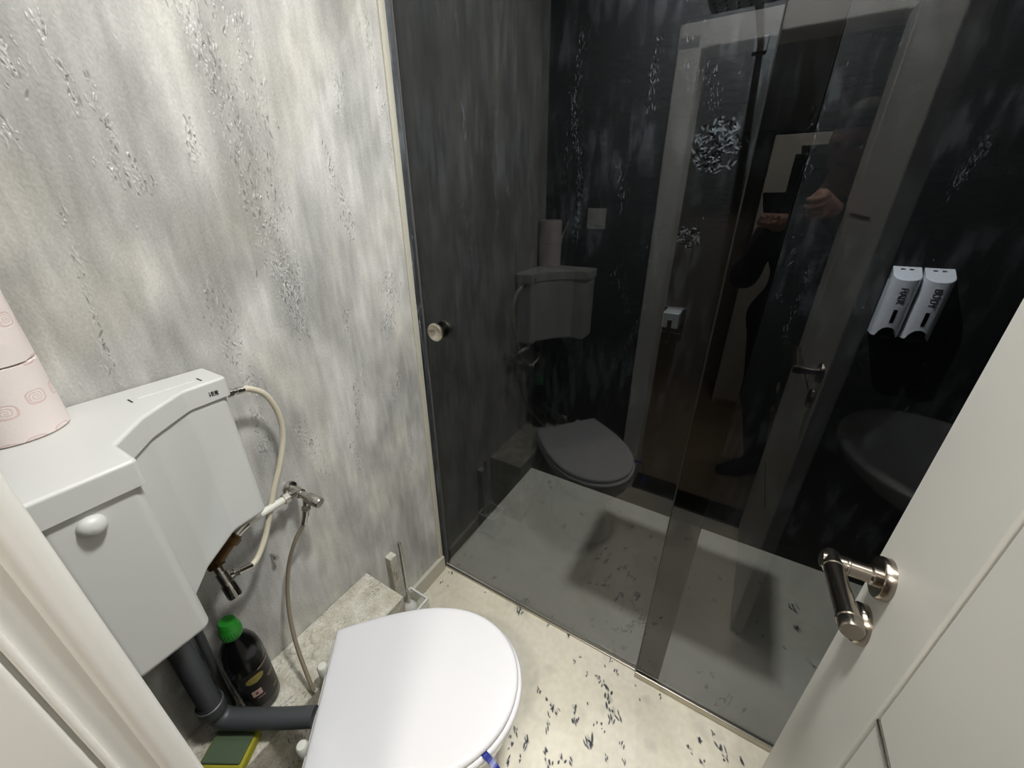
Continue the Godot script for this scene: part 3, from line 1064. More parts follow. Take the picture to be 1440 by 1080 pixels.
func build_cistern() -> void:
	var t := thing("corner_cistern", "white plastic corner cistern with a round push button on its end", "cistern")
	var pts := [Vector2(0.003, 0.897), Vector2(0.003, 0.602), Vector2(0.089, 0.601), Vector2(0.094, 0.671), Vector2(0.146, 0.742), Vector2(0.203, 0.79), Vector2(0.269, 0.789), Vector2(0.272, 0.897)]
	var mb := MB.new()
	prism(mb, round_poly(pts, [0.006, 0.006, 0.008, 0.02, 0.03, 0.006, 0.007, 0.006]), 1.1245, 1.162, 0.001, 0.005)
	part("lid", mb, mats.cistern_plastic, t)
	var inner := [Vector2(0.003, 0.895), Vector2(0.003, 0.608), Vector2(0.085, 0.606), Vector2(0.09, 0.674), Vector2(0.142, 0.745), Vector2(0.2, 0.794), Vector2(0.264, 0.794), Vector2(0.267, 0.895)]
	mb = MB.new()
	prism(mb, round_poly(inner, [0.014, 0.014, 0.014, 0.025, 0.03, 0.004, 0.014, 0.014]), 0.842, 1.1225, 0.012, 0.0)
	part("tank", mb, mats.cistern_plastic, t)
	mb = MB.new()
	var small := [Vector2(0.006, 0.892), Vector2(0.006, 0.612), Vector2(0.081, 0.61), Vector2(0.086, 0.678), Vector2(0.138, 0.749), Vector2(0.197, 0.798), Vector2(0.26, 0.798), Vector2(0.263, 0.892)]
	prism(mb, round_poly(small, 0.004), 1.115, 1.13, 0.0, 0.0)
	part("seam", mb, mats.dark_slot, t)
	mb = MB.new()
	lathe(mb, [Vector2(0.0, 0.012), Vector2(0.006, 0.0112), Vector2(0.010, 0.009), Vector2(0.0128, 0.005), Vector2(0.0135, 0.0), Vector2(0.0135, -0.004)], 32, axis_to(Vector3(1, 0, 0), Vector3(0.267, 1.102, 0.85)))
	part("push_button", mb, mats.cistern_plastic, t, "round domed push button")
	# raised bar between two slots on the lid
	mb = MB.new()
	rbox(mb, Vector3(0.0615, 1.1605, 0.643), Vector3(0.0655, 1.1632, 0.722), 0.001)
	part("raised_bar", mb, mats.cistern_plastic, t)
	for z in [0.634, 0.731]:
		boxpart("slot", Vector3(0.055, 1.1612, z - 0.0012), Vector3(0.074, 1.1624, z + 0.0012), 0.0, mats.dark_slot, t)
	var tm := TextMesh.new()
	tm.text = "GER"
	tm.font_size = 16
	tm.pixel_size = 0.0105 / 16.0
	tm.depth = 0.0006
	var fo := SystemFont.new()
	fo.font_names = PackedStringArray(["Droid Sans"])
	fo.font_weight = 700
	tm.font = fo
	var tx := MeshInstance3D.new()
	tx.name = "lettering"
	tx.mesh = tm
	tx.material_override = mats.dark_slot
	t.add_child(tx)
	tx.position = Vector3(0.0917, 1.139, 0.631)
	tx.rotation.y = PI / 2 - atan2(0.005, 0.07)


func lid_half(x: float, l: float, w: float, rear := 0.86) -> float:
	# half width of the lid outline at distance x from the hinge
	var q := x / l
	if q < 0.45:
		return w * (rear + (1.0 - rear) * sin(q / 0.45 * PI / 2))
	return w * pow(maxf(0.0, 1.0 - pow((q - 0.45) / 0.55, 2.3)), 0.5)


func lid_ring(l: float, w: float, y: float, inset: float, x0 := 0.0, rear := 0.86, count := 72) -> Array:
	var out := []
	var xs := []
	for k in count / 2:
		xs.append(1.0 - cos(PI * 0.5 * k / (count / 2.0)))
	var pts := []
	for k in count / 2 + 1:
		var s := float(k) / (count / 2.0)
		var x := l * sin(s * PI / 2)
		pts.append(Vector2(x, lid_half(x, l, w, rear)))
	var ring := []
	for p in pts:
		ring.append(Vector2(p.x, -p.y))
	for k in range(pts.size() - 2, -1, -1):
		ring.append(pts[k])
	# straight hinge edge, corners eased
	var c := Vector2(l * 0.45, 0)
	for p in ring:
		var d: Vector2 = p - c
		var r: Vector2 = c + d * (1.0 - inset / maxf(d.length(), 0.02))
		var corner := clampf(1.0 - p.x / 0.03, 0.0, 1.0) * clampf((absf(p.y) - w * 0.74) / (w * 0.2), 0.0, 1.0)
		r.x += corner * 0.008
		out.append(Vector3(r.x + x0, y, r.y))
	return out


func build_toilet() -> void:
	var t := thing("toilet", "white toilet with closed lid set diagonally under the corner cistern", "toilet", Vector3(0.24, 0.0, 0.693), deg_to_rad(40.0))
	var l := 0.462
	var w := 0.186
	var mb := MB.new()
	var rings := [lid_ring(l, w, 0.4145, 0.004), lid_ring(l, w, 0.4155, 0.0015), lid_ring(l, w, 0.419, 0.0), lid_ring(l, w, 0.424, 0.0005), lid_ring(l, w, 0.4275, 0.003), lid_ring(l, w, 0.4295, 0.007), lid_ring(l, w, 0.4305, 0.014), lid_ring(l, w, 0.4302, 0.03), lid_ring(l, w, 0.4296, 0.06), lid_ring(l, w, 0.4292, 0.1)]
	loft(mb, rings)
	part("lid", mb, mats.lid_plastic, t)
	mb = MB.new()
	var l2 := 0.468
	var w2 := 0.19
	loft(mb, [lid_ring(l2, w2, 0.3955, 0.006, 0.004), lid_ring(l2, w2, 0.397, 0.002, 0.004), lid_ring(l2, w2, 0.402, 0.0, 0.004), lid_ring(l2, w2, 0.408, 0.002, 0.004), lid_ring(l2, w2, 0.411, 0.007, 0.004), lid_ring(l2, w2, 0.412, 0.02, 0.004)])
	part("seat", mb, mats.lid_plastic, t)
	mb = MB.new()
	var bowl := []
	for q in [[0.0, 0.36, 0.125, 0.035], [0.02, 0.375, 0.135, 0.03], [0.05, 0.36, 0.125, 0.03], [0.12, 0.31, 0.1, 0.03], [0.19, 0.32, 0.105, 0.03], [0.26, 0.38, 0.14, 0.03], [0.335, 0.435, 0.172, 0.025], [0.352, 0.45, 0.178, 0.01], [0.375, 0.478, 0.186, -0.012], [0.392, 0.482, 0.188, -0.014], [0.3945, 0.475, 0.183, -0.012]]:
		bowl.append(lid_ring(q[1], q[2], q[0], 0.0, q[3], 0.86 if q[0] > 0.345 else 0.5))
	loft(mb, bowl)
	part("bowl", mb, mats.ceramic, t)
	for s in [-1.0, 1.0]:
		mb = MB.new()
		lathe(mb, [Vector2(0.0, 0.0), Vector2(0.012, 0.0), Vector2(0.012, 0.03), Vector2(0.009, 0.034), Vector2(0.0, 0.035)], 20, Transform3D(Basis.IDENTITY, Vector3(-0.012, 0.386, s * 0.078)))
		part("hinge", mb, mats.white_pvc, t)


func fitting(parent: Node3D, called: String, from: Vector3, to: Vector3, prof: Array, m: Material) -> void:
	# turned metal piece along a line; profile of (share of length, radius)
	var mb := MB.new()
	var l := from.distance_to(to)
	var p := [Vector2(0.0, 0.0)]
	for q in prof:
		p.append(Vector2(q[1], q[0] * l))
	p.append(Vector2(0.0, l))
	lathe(mb, p, 24, axis_to(to - from, from))
	part(called, mb, m, parent)


func nut(parent: Node3D, at: Vector3, dir: Vector3, r: float, l: float, m: Material) -> void:
	# hexagonal nut
	var mb := MB.new()
	var pts := []
	for k in 6:
		pts.append(Vector2(cos(TAU * k / 6), sin(TAU * k / 6)) * r)
	prism(mb, round_poly(pts, r * 0.12, 2), -l / 2, l / 2, l * 0.1, l * 0.1, 2)
	mb.moved(0, axis_to(dir, at))
	part("nut", mb, m, parent)


func build_plumbing() -> void:
	# pipe boxing along the wall and its upright stub
	var t := thing("pipe_boxing", "low white plastered pipe boxing with grey scratches behind the toilet", "ledge")
	var mb := MB.new()
	rbox(mb, Vector3(0.0, 0.0, 0.365), Vector3(0.168, 0.341, 0.9), 0.004)
	part("boxing", mb, mats.scuffed_white_plaster, t)
	rng.seed = 8
	for k in 9:   # crumbs of plaster lying along the joint
		mb = MB.new()
		var c := Vector3(rng.randf_range(0.012, 0.12), 0.341, rng.randf_range(0.57, 0.67))
		var s := rng.randf_range(0.006, 0.016)
		var ring := []
		for r in 3:
			var row := []
			for a in 7:
				var q := TAU * a / 7
				row.append(c + Vector3(cos(q), 0, sin(q)) * s * [1.0, 0.8, 0.35][r] * rng.randf_range(0.75, 1.2) + Vector3(0, s * [0.0, 0.35, 0.6][r], 0))
			ring.append(row)
		loft(mb, ring)
		part("plaster_crumb", mb, mats.scuffed_white_plaster, t)
	t = thing("pipe_cover", "small upright plastered pipe cover on the wall beside the brush", "pipe cover")
	mb = MB.new()
	rbox(mb, Vector3(-0.002, 0.0, 0.258), Vector3(0.026, 0.335, 0.288), 0.003)
	part("cover", mb, mats.scuffed_white_plaster, t)

	# angle valve on the wall
	t = thing("angle_valve", "chrome angle valve on the wall with two outlets", "valve")
	var c := Vector3(0.0, 0.805, 0.515)
	fitting(t, "flange", c, c + Vector3(0.01, 0, 0), [[0.0, 0.017], [0.6, 0.017], [1.0, 0.012]], mats.worn_chrome)
	fitting(t, "body", c + Vector3(0.008, 0, 0), c + Vector3(0.066, -0.006, -0.004), [[0.0, 0.0095], [0.25, 0.0095], [0.26, 0.012], [0.62, 0.012], [0.63, 0.009], [1.0, 0.009]], mats.worn_chrome)
	fitting(t, "knob", c + Vector3(0.064, -0.006, -0.004), c + Vector3(0.102, -0.014, -0.012), [[0.0, 0.009], [0.15, 0.0135], [0.9, 0.0135], [1.0, 0.012]], mats.worn_chrome)
	fitting(t, "outlet", c + Vector3(0.035, 0.0, 0.0), Vector3(0.042, 0.812, 0.549), [[0.0, 0.008], [1.0, 0.008]], mats.worn_chrome)
	nut(t, Vector3(0.0425, 0.8125, 0.547), Vector3(0.0, 0.02, 0.5), 0.0135, 0.014, mats.worn_chrome)
	fitting(t, "outlet", Vector3(0.06, 0.795, 0.511), Vector3(0.06, 0.748, 0.524), [[0.0, 0.0075], [1.0, 0.0075]], mats.worn_chrome)
	nut(t, Vector3(0.06, 0.768, 0.518), Vector3(0, 1, -0.25), 0.0105, 0.012, mats.worn_chrome)

	t = thing("supply_pipe", "short white plastic pipe between the wall valve and brass tee", "pipe")
	mb = MB.new()
	tube(mb, smooth_path([Vector3(0.0425, 0.8125, 0.552), Vector3(0.05, 0.818, 0.6), Vector3(0.056, 0.82, 0.64), Vector3(0.06, 0.813, 0.668)]), 0.0085, 16)
	part("pipe", mb, mats.white_pvc, t)
	mb = MB.new()
	tube(mb, [Vector3(0.056, 0.8205, 0.641), Vector3(0.0585, 0.818, 0.656), Vector3(0.06, 0.8125, 0.67)], 0.0094, 16)
	part("sleeve", mb, mats.worn_chrome, t)

	t = thing("brass_tee", "tarnished brass tee with a chrome stop valve under the cistern", "valve")
	mb = MB.new()
	tube(mb, smooth_path([Vector3(0.06, 0.814, 0.666), Vector3(0.06, 0.803, 0.686), Vector3(0.06, 0.79, 0.704), Vector3(0.062, 0.776, 0.72)]), 0.0125, 18)
	part("body", mb, mats.tarnished_brass, t)
	nut(t, Vector3(0.06, 0.808, 0.677), Vector3(0, -0.012, 0.02), 0.0165, 0.014, mats.tarnished_brass)
	nut(t, Vector3(0.062, 0.778, 0.718), Vector3(0.03, -0.05, 0.0), 0.0165, 0.014, mats.tarnished_brass)
	fitting(t, "spindle", Vector3(0.062, 0.778, 0.718), Vector3(0.086, 0.735, 0.718), [[0.0, 0.0085], [0.4, 0.0085], [0.42, 0.011], [1.0, 0.011]], mats.worn_chrome)
	fitting(t, "knob", Vector3(0.085, 0.738, 0.718), Vector3(0.102, 0.708, 0.718), [[0.0, 0.012], [0.2, 0.0135], [0.9, 0.0135], [1.0, 0.012]], mats.chrome)
	fitting(t, "outlet", Vector3(0.078, 0.75, 0.716), Vector3(0.074, 0.735, 0.689), [[0.0, 0.0075], [1.0, 0.0075]], mats.worn_chrome)
	nut(t, Vector3(0.075, 0.739, 0.698), Vector3(-0.003, -0.012, -0.025), 0.0105, 0.011, mats.worn_chrome)

	t = thing("filling_hose", "cream flexible hose curving from the brass tee up to the cistern", "hose")
	mb = MB.new()
	tube(mb, smooth_path([Vector3(0.074, 0.735, 0.688), Vector3(0.068, 0.724, 0.672), Vector3(0.06, 0.724, 0.648), Vector3(0.05, 0.754, 0.617), Vector3(0.045, 0.79, 0.596), Vector3(0.042, 0.85, 0.567), Vector3(0.042, 0.91, 0.536), Vector3(0.042, 0.974, 0.513), Vector3(0.045, 1.032, 0.512), Vector3(0.05, 1.083, 0.529), Vector3(0.055, 1.109, 0.556), Vector3(0.059, 1.115, 0.574)]), 0.0062, 14)
	part("hose", mb, mats.hose_cream, t)
	fitting(t, "ferrule", Vector3(0.0578, 1.1135, 0.568), Vector3(0.06, 1.117, 0.592), [[0.0, 0.0072], [0.55, 0.0072], [0.6, 0.006], [1.0, 0.006]], mats.worn_chrome)
	nut(t, Vector3(0.0605, 1.1175, 0.5935), Vector3(0, 0, 1), 0.0095, 0.009, mats.worn_chrome)
	fitting(t, "ferrule", Vector3(0.0745, 0.736, 0.69), Vector3(0.066, 0.722, 0.666), [[0.0, 0.0072], [1.0, 0.0072]], mats.worn_chrome)

	t = thing("drain_hose", "thin grey hose hanging from the wall valve down behind the toilet", "hose")
	mb = MB.new()
	tube(mb, smooth_path([Vector3(0.06, 0.748, 0.524), Vector3(0.058, 0.725, 0.535), Vector3(0.05, 0.69, 0.56), Vector3(0.042, 0.62, 0.59), Vector3(0.052, 0.527, 0.62), Vector3(0.09, 0.451, 0.645), Vector3(0.14, 0.392, 0.663), Vector3(0.172, 0.355, 0.672)]), 0.0048, 12)
	part("hose", mb, mat("hose_grey", Color(0.52, 0.48, 0.41), 0.45), t)
	fitting(t, "ferrule", Vector3(0.06, 0.75, 0.5235), Vector3(0.059, 0.728, 0.533), [[0.0, 0.0065], [1.0, 0.0065]], mats.worn_chrome)

	t = thing("flush_pipe", "dark grey plastic flush pipe with elbow running into the toilet", "pipe")
	mb = MB.new()
	tube(mb, [Vector3(0.065, 0.845, 0.82), Vector3(0.065, 0.44, 0.824)], 0.0205, 24)
	part("down_pipe", mb, mats.grey_pvc, t)
	mb = MB.new()
	lathe(mb, [Vector2(0.0, 0.0), Vector2(0.025, 0.0), Vector2(0.0262, 0.004), Vector2(0.0262, 0.03), Vector2(0.0225, 0.032)], 28, Transform3D(Basis.IDENTITY, Vector3(0.065, 0.432, 0.824)))
	part("socket", mb, mats.grey_pvc, t)
	mb = MB.new()
	lathe(mb, [Vector2(0.0206, 0.0), Vector2(0.0235, 0.001), Vector2(0.0235, 0.004), Vector2(0.0206, 0.005)], 28, Transform3D(Basis.IDENTITY, Vector3(0.065, 0.463, 0.824)))
	part("gasket", mb, mats.black_gasket, t)
	mb = MB.new()
	tube(mb, smooth_path([Vector3(0.065, 0.45, 0.824), Vector3(0.067, 0.42, 0.823), Vector3(0.078, 0.404, 0.816), Vector3(0.1, 0.398, 0.803), Vector3(0.19, 0.397, 0.748), Vector3(0.246, 0.397, 0.711)]), 0.021, 24)
	part("elbow_pipe", mb, mats.grey_pvc, t)
	t = thing("overflow_pipe", "thin grey plastic pipe beside the flush pipe against the wall", "pipe")
	mb = MB.new()
	tube(mb, [Vector3(0.018, 0.86, 0.775), Vector3(0.022, 0.343, 0.79)], 0.0085, 16)
	part("pipe", mb, mats.grey_pvc, t)
	t = thing("wall_screw", "small screw hook sticking out of the wall near the thin hose", "screw")
	fitting(t, "shank", Vector3(0.0, 0.656, 0.601), Vector3(0.022, 0.652, 0.599), [[0.0, 0.003], [0.7, 0.003], [0.72, 0.0055], [1.0, 0.0055]], mats.worn_chrome)


func curved_patch(mb: MB, r: float, y0: float, y1: float, a0: float, a1: float, oval: bool) -> void:
	# label lying on a cylinder; oval or rectangular
	var nn := 20
	var m := 12
	var rows := []
	for j in m + 1:
		var y := lerpf(y0, y1, float(j) / m)
		var sq := sqrt(maxf(0.0, 1.0 - pow(2.0 * j / m - 1.0, 2.0))) if oval else 1.0
		var row := []
		for k in nn + 1:
			var a := (a0 + a1) / 2 + (a1 - a0) / 2 * sq * (2.0 * k / nn - 1.0)
			var d := Vector3(cos(a), 0, sin(a))
			row.append(mb.vert(d * r + Vector3(0, y, 0), d))
		rows.append(row)
	for j in m:
		for k in nn:
			mb.quad(rows[j][k], rows[j][k + 1], rows[j + 1][k + 1], rows[j + 1][k])


func toilet_roll(called: String, label: String, at: Vector3, turn: float) -> Node3D:
	var t := thing(called, label, "toilet roll", at, turn, "toilet rolls on the cistern")
	var mb := MB.new()
	lathe(mb, [Vector2(0.0205, 0.001), Vector2(0.048, 0.0), Vector2(0.05, 0.002), Vector2(0.05, 0.098), Vector2(0.048, 0.1), Vector2(0.0205, 0.099)], 48)
	part("paper", mb, mats.rose_printed_tissue, t)
	mb = MB.new()
	lathe(mb, [Vector2(0.0205, 0.0005), Vector2(0.0205, 0.0995), Vector2(0.019, 0.0995), Vector2(0.019, 0.0005), Vector2(0.0205, 0.0005)], 32)
	part("core", mb, mats.cardboard, t)
	return t


func build_small_things() -> void:
	# two rolls stacked on the cistern lid, the upper one with a loose sheet
	toilet_roll("toilet_roll", "lower toilet roll with rose print standing on the cistern lid", Vector3(0.053, 1.163, 0.847), 0.4)
	var r := toilet_roll("toilet_roll", "upper toilet roll with a loose sheet, stacked on another roll", Vector3(0.053, 1.2635, 0.847), 0.0)
	var mb := MB.new()
	var rows := []
	for j in 11:
		var y := lerpf(0.004, 0.096, j / 10.0)
		var row := []
		for k in 17:
			var s := k / 16.0
			var a := -0.8 + 1.6 * s
			var d := Vector3(cos(a), 0, sin(a))
			var lift := 0.0008 + 0.034 * s * pow(j / 10.0, 1.3) + 0.0015 * s * sin(s * 11.0 + y * 60.0)
			row.append([d * (0.05 + lift) + Vector3(0, lerpf(0.004, 0.1, s) * j / 10.0 + 0.001, 0), d])
		rows.append(row)
	for side in [1.0, -1.0]:
		var ids := []
		for row in rows:
			var q := []
			for p in row:
				q.append(mb.vert(p[0] + p[1] * 0.0004 * side, p[1] * side))
			ids.append(q)
		for j in 10:
			for k in 16:
				mb.quad(ids[j][k], ids[j][k + 1], ids[j + 1][k + 1], ids[j + 1][k])
	part("loose_sheet", mb, mats.tissue, r)

	# bottle on the boxing
	var b := thing("cleaner_bottle", "black plastic cleaner bottle with a green screw cap by the wall", "bottle", Vector3(0.066, 0.341, 0.742))
	var turn_to := atan2(CAM.z - 0.742, CAM.x - 0.066)
	mb = MB.new()
	lathe(mb, [Vector2(0.0, 0.002), Vector2(0.032, 0.0), Vector2(0.0385, 0.004), Vector2(0.0405, 0.012), Vector2(0.0405, 0.165), Vector2(0.0395, 0.185), Vector2(0.036, 0.205), Vector2(0.028, 0.224), Vector2(0.0185, 0.238), Vector2(0.0155, 0.246), Vector2(0.0155, 0.262), Vector2(0.0, 0.262)], 40)
	part("bottle", mb, mats.bottle_black, b)
	mb = MB.new()
	lathe(mb, [Vector2(0.0, 0.246), Vector2(0.0195, 0.246), Vector2(0.0205, 0.249), Vector2(0.0205, 0.27), Vector2(0.019, 0.273), Vector2(0.018, 0.276), Vector2(0.0165, 0.288), Vector2(0.014, 0.292), Vector2(0.0, 0.293)], 32)
	var cap := part("cap", mb, mats.cap_green, b, "green screw cap")
	mb = MB.new()
	for k in 24:
		var a := TAU * k / 24
		rbox(mb, Vector3(cos(a) * 0.0203 - 0.0008, 0.251, sin(a) * 0.0203 - 0.0008), Vector3(cos(a) * 0.0203 + 0.0008, 0.269, sin(a) * 0.0203 + 0.0008), 0.0006, 1)
	part("ribs", mb, mats.cap_green, cap)
	mb = MB.new()
	curved_patch(mb, 0.0408, 0.03, 0.15, turn_to - 1.5, turn_to + 0.55, false)
	var lb := part("label", mb, mats.label_dark, b, "dark printed label")
	mb = MB.new()
	curved_patch(mb, 0.0411, 0.113, 0.137, turn_to - 0.5, turn_to + 0.42, true)
	part("emblem", mb, mats.label_gold, lb, "golden oval emblem")
	mb = MB.new()
	curved_patch(mb, 0.0411, 0.07, 0.09, turn_to - 0.12, turn_to + 0.36, false)
	part("sticker", mb, mats.label_pale, lb, "pale square print")
	mb = MB.new()
	curved_patch(mb, 0.0413, 0.076, 0.084, turn_to + 0.06, turn_to + 0.2, false)
	part("sticker_mark", mb, mats.label_rose, lb)
	for q in [[0.145, 0.147, -1.1, -0.3], [0.1, 0.102, -1.2, -0.62], [0.094, 0.0955, -1.2, -0.7], [0.06, 0.062, -0.2, 0.2], [0.05, 0.052, -1.0, -0.7]]:
		mb = MB.new()
		curved_patch(mb, 0.0411, q[0], q[1], turn_to + q[2], turn_to + q[3], false)
		part("print_line", mb, mats.label_pale, lb)

	# sponge under the elbow
	var s := thing("sponge", "yellow sponge with a green scouring face under the grey pipe", "sponge", Vector3(0.118, 0.3415, 0.838), deg_to_rad(30))
	boxpart("foam", Vector3(-0.048, 0.0, -0.034), Vector3(0.048, 0.024, 0.034), 0.005, mats.sponge_yellow, s)
	boxpart("scouring_pad", Vector3(-0.042, 0.0225, -0.028), Vector3(0.042, 0.03, 0.028), 0.003, mats.sponge_green, s)

	# toilet brush in its square holder
	var h := thing("brush_holder", "square clear toilet brush holder with a white rim by the wall", "brush holder", Vector3(0.066, 0.0, 0.262))
	var o := 0.046
	mb = MB.new()
	for q in [[-o, -o, o, -o + 0.004], [-o, o - 0.004, o, o], [-o, -o + 0.004, -o + 0.004, o - 0.004], [o - 0.004, -o + 0.004, o, o - 0.004]]:
		box(mb, Vector3(q[0], 0.006, q[1]), Vector3(q[2], 0.112, q[3]))
	part("body", mb, mats.clear_acrylic, h)
	mb = MB.new()
	for q in [[-o, -o, o, -o + 0.007], [-o, o - 0.007, o, o], [-o, -o + 0.007, -o + 0.007, o - 0.007], [o - 0.007, -o + 0.007, o, o - 0.007]]:
		rbox(mb, Vector3(q[0], 0.112, q[1]), Vector3(q[2], 0.12, q[3]), 0.001)
	part("rim", mb, mats.ceramic, h, "white rim")
	boxpart("base", Vector3(-o, 0.0, -o), Vector3(o, 0.006, o), 0.002, mats.ceramic, h)
	var br := thing("toilet_brush", "toilet brush with a thin chrome rod handle in the square holder", "toilet brush", Vector3(0.05, 0.0, 0.258))
	mb = MB.new()
	tube(mb, [Vector3(0.0, 0.1, 0.0), Vector3(-0.004, 0.398, -0.002), Vector3(-0.004, 0.401, -0.002)], [0.0065, 0.0065, 0.005], 18)
	part("handle", mb, mats.chrome, br)
	mb = MB.new()
	lathe(mb, [Vector2(0.0, 0.012), Vector2(0.024, 0.018), Vector2(0.03, 0.04), Vector2(0.028, 0.075), Vector2(0.018, 0.092), Vector2(0.006, 0.1), Vector2(0.0, 0.101)], 24)
	part("bristles", mb, mats.brush_white, br)

	# blue hanger of a rinse block over the rim
	var cl := thing("rim_block_hanger", "blue plastic rinse block hanger hooked over the toilet rim", "rinse block")
	var ax := Vector3(0.766, 0, -0.643)
	var ay := Vector3(0.643, 0, 0.766)
	var m0 := Vector3(0.24, 0, 0.693)
	var p := func(x: float, z: float, y: float) -> Vector3: return m0 + ax * x + ay * z + Vector3(0, y, 0)
	mb = MB.new()
	var pa := smooth_path([p.call(0.36, 0.145, 0.4125), p.call(0.378, 0.166, 0.414), p.call(0.39, 0.181, 0.408), p.call(0.394, 0.186, 0.39), p.call(0.394, 0.187, 0.33)], 5)
	var wv := (ax * 0.72 - ay * 0.69).normalized() * 0.0065
	for k in pa.size() - 1:
		var tn: Vector3 = (pa[k + 1] - pa[k]).normalized().cross(wv).normalized() * 0.0009
		for sd in [1.0, -1.0]:
			mb.flat_quad(pa[k] - wv + tn * sd, pa[k] + wv + tn * sd, pa[k + 1] + wv + tn * sd, pa[k + 1] - wv + tn * sd, tn.normalized() * sd)
			mb.flat_quad(pa[k] + wv * sd - tn, pa[k] + wv * sd + tn, pa[k + 1] + wv * sd + tn, pa[k + 1] + wv * sd - tn, wv.normalized() * sd)
	part("hook", mb, mats.clip_blue, cl)
	mb = MB.new()
	rbox(mb, Vector3(-0.02, -0.035, -0.008), Vector3(0.02, 0.005, 0.008), 0.006)
	mb.moved(0, Transform3D(Basis(wv.normalized(), Vector3.UP, wv.normalized().cross(Vector3.UP)), p.call(0.4, 0.193, 0.325)))
	part("block", mb, mats.clip_blue, cl)

	# wash basin on the far wall, hidden by the door but mirrored in the glass
	var ba := thing("wash_basin", "white oval wash basin on the black wall behind the door", "wash basin", Vector3(1.65, 0.0, 0.5))
	mb = MB.new()
	var rings := []
	for q in [[0.645, 0.12, 0.12], [0.66, 0.22, 0.15], [0.70, 0.33, 0.21], [0.76, 0.405, 0.26], [0.80, 0.425, 0.275], [0.812, 0.42, 0.272], [0.812, 0.395, 0.25], [0.79, 0.38, 0.238], [0.73, 0.3, 0.18], [0.695, 0.16, 0.1]]:
		var row := []
		for k in 48:
			var a := TAU * k / 48
			var cx: float = -0.015 - q[1] * 0.5
			var x: float = cx + cos(a) * q[1] * 0.5
			row.append(Vector3(minf(x, -0.002), q[0], sin(a) * q[2]))
		rings.append(row)
	loft(mb, rings)
	part("bowl", mb, mats.ceramic, ba)
	mb = MB.new()
	lathe(mb, [Vector2(0.0, 0.0), Vector2(0.024, 0.0), Vector2(0.022, 0.01), Vector2(0.016, 0.012), Vector2(0.015, 0.09), Vector2(0.018, 0.11), Vector2(0.0, 0.115)], 28, Transform3D(Basis.IDENTITY, Vector3(-0.04, 0.806, 0.0)))
	tube(mb, smooth_path([Vector3(-0.04, 0.88, 0.0), Vector3(-0.09, 0.9, 0.0), Vector3(-0.14, 0.89, 0.0), Vector3(-0.15, 0.87, 0.0)]), 0.01, 14)
	part("tap", mb, mats.chrome, ba)
	mb = MB.new()
	tube(mb, smooth_path([Vector3(-0.16, 0.66, 0.0), Vector3(-0.16, 0.52, 0.0), Vector3(-0.13, 0.47, 0.0), Vector3(-0.06, 0.5, 0.0), Vector3(-0.004, 0.5, 0.0)]), 0.016, 14)
	part("drain_trap", mb, mats.chrome, ba)

	var sw := thing("light_switch", "white light switch on the plaster wall next to the doorway", "switch", Vector3(0.25, 1.37, 0.9))
	boxpart("plate", Vector3(-0.042, -0.042, -0.009), Vector3(0.042, 0.042, 0.0), 0.004, mats.white_pvc, sw)
	boxpart("rocker", Vector3(-0.024, -0.026, -0.0125), Vector3(0.024, 0.026, -0.007), 0.003, mats.white_pvc, sw)


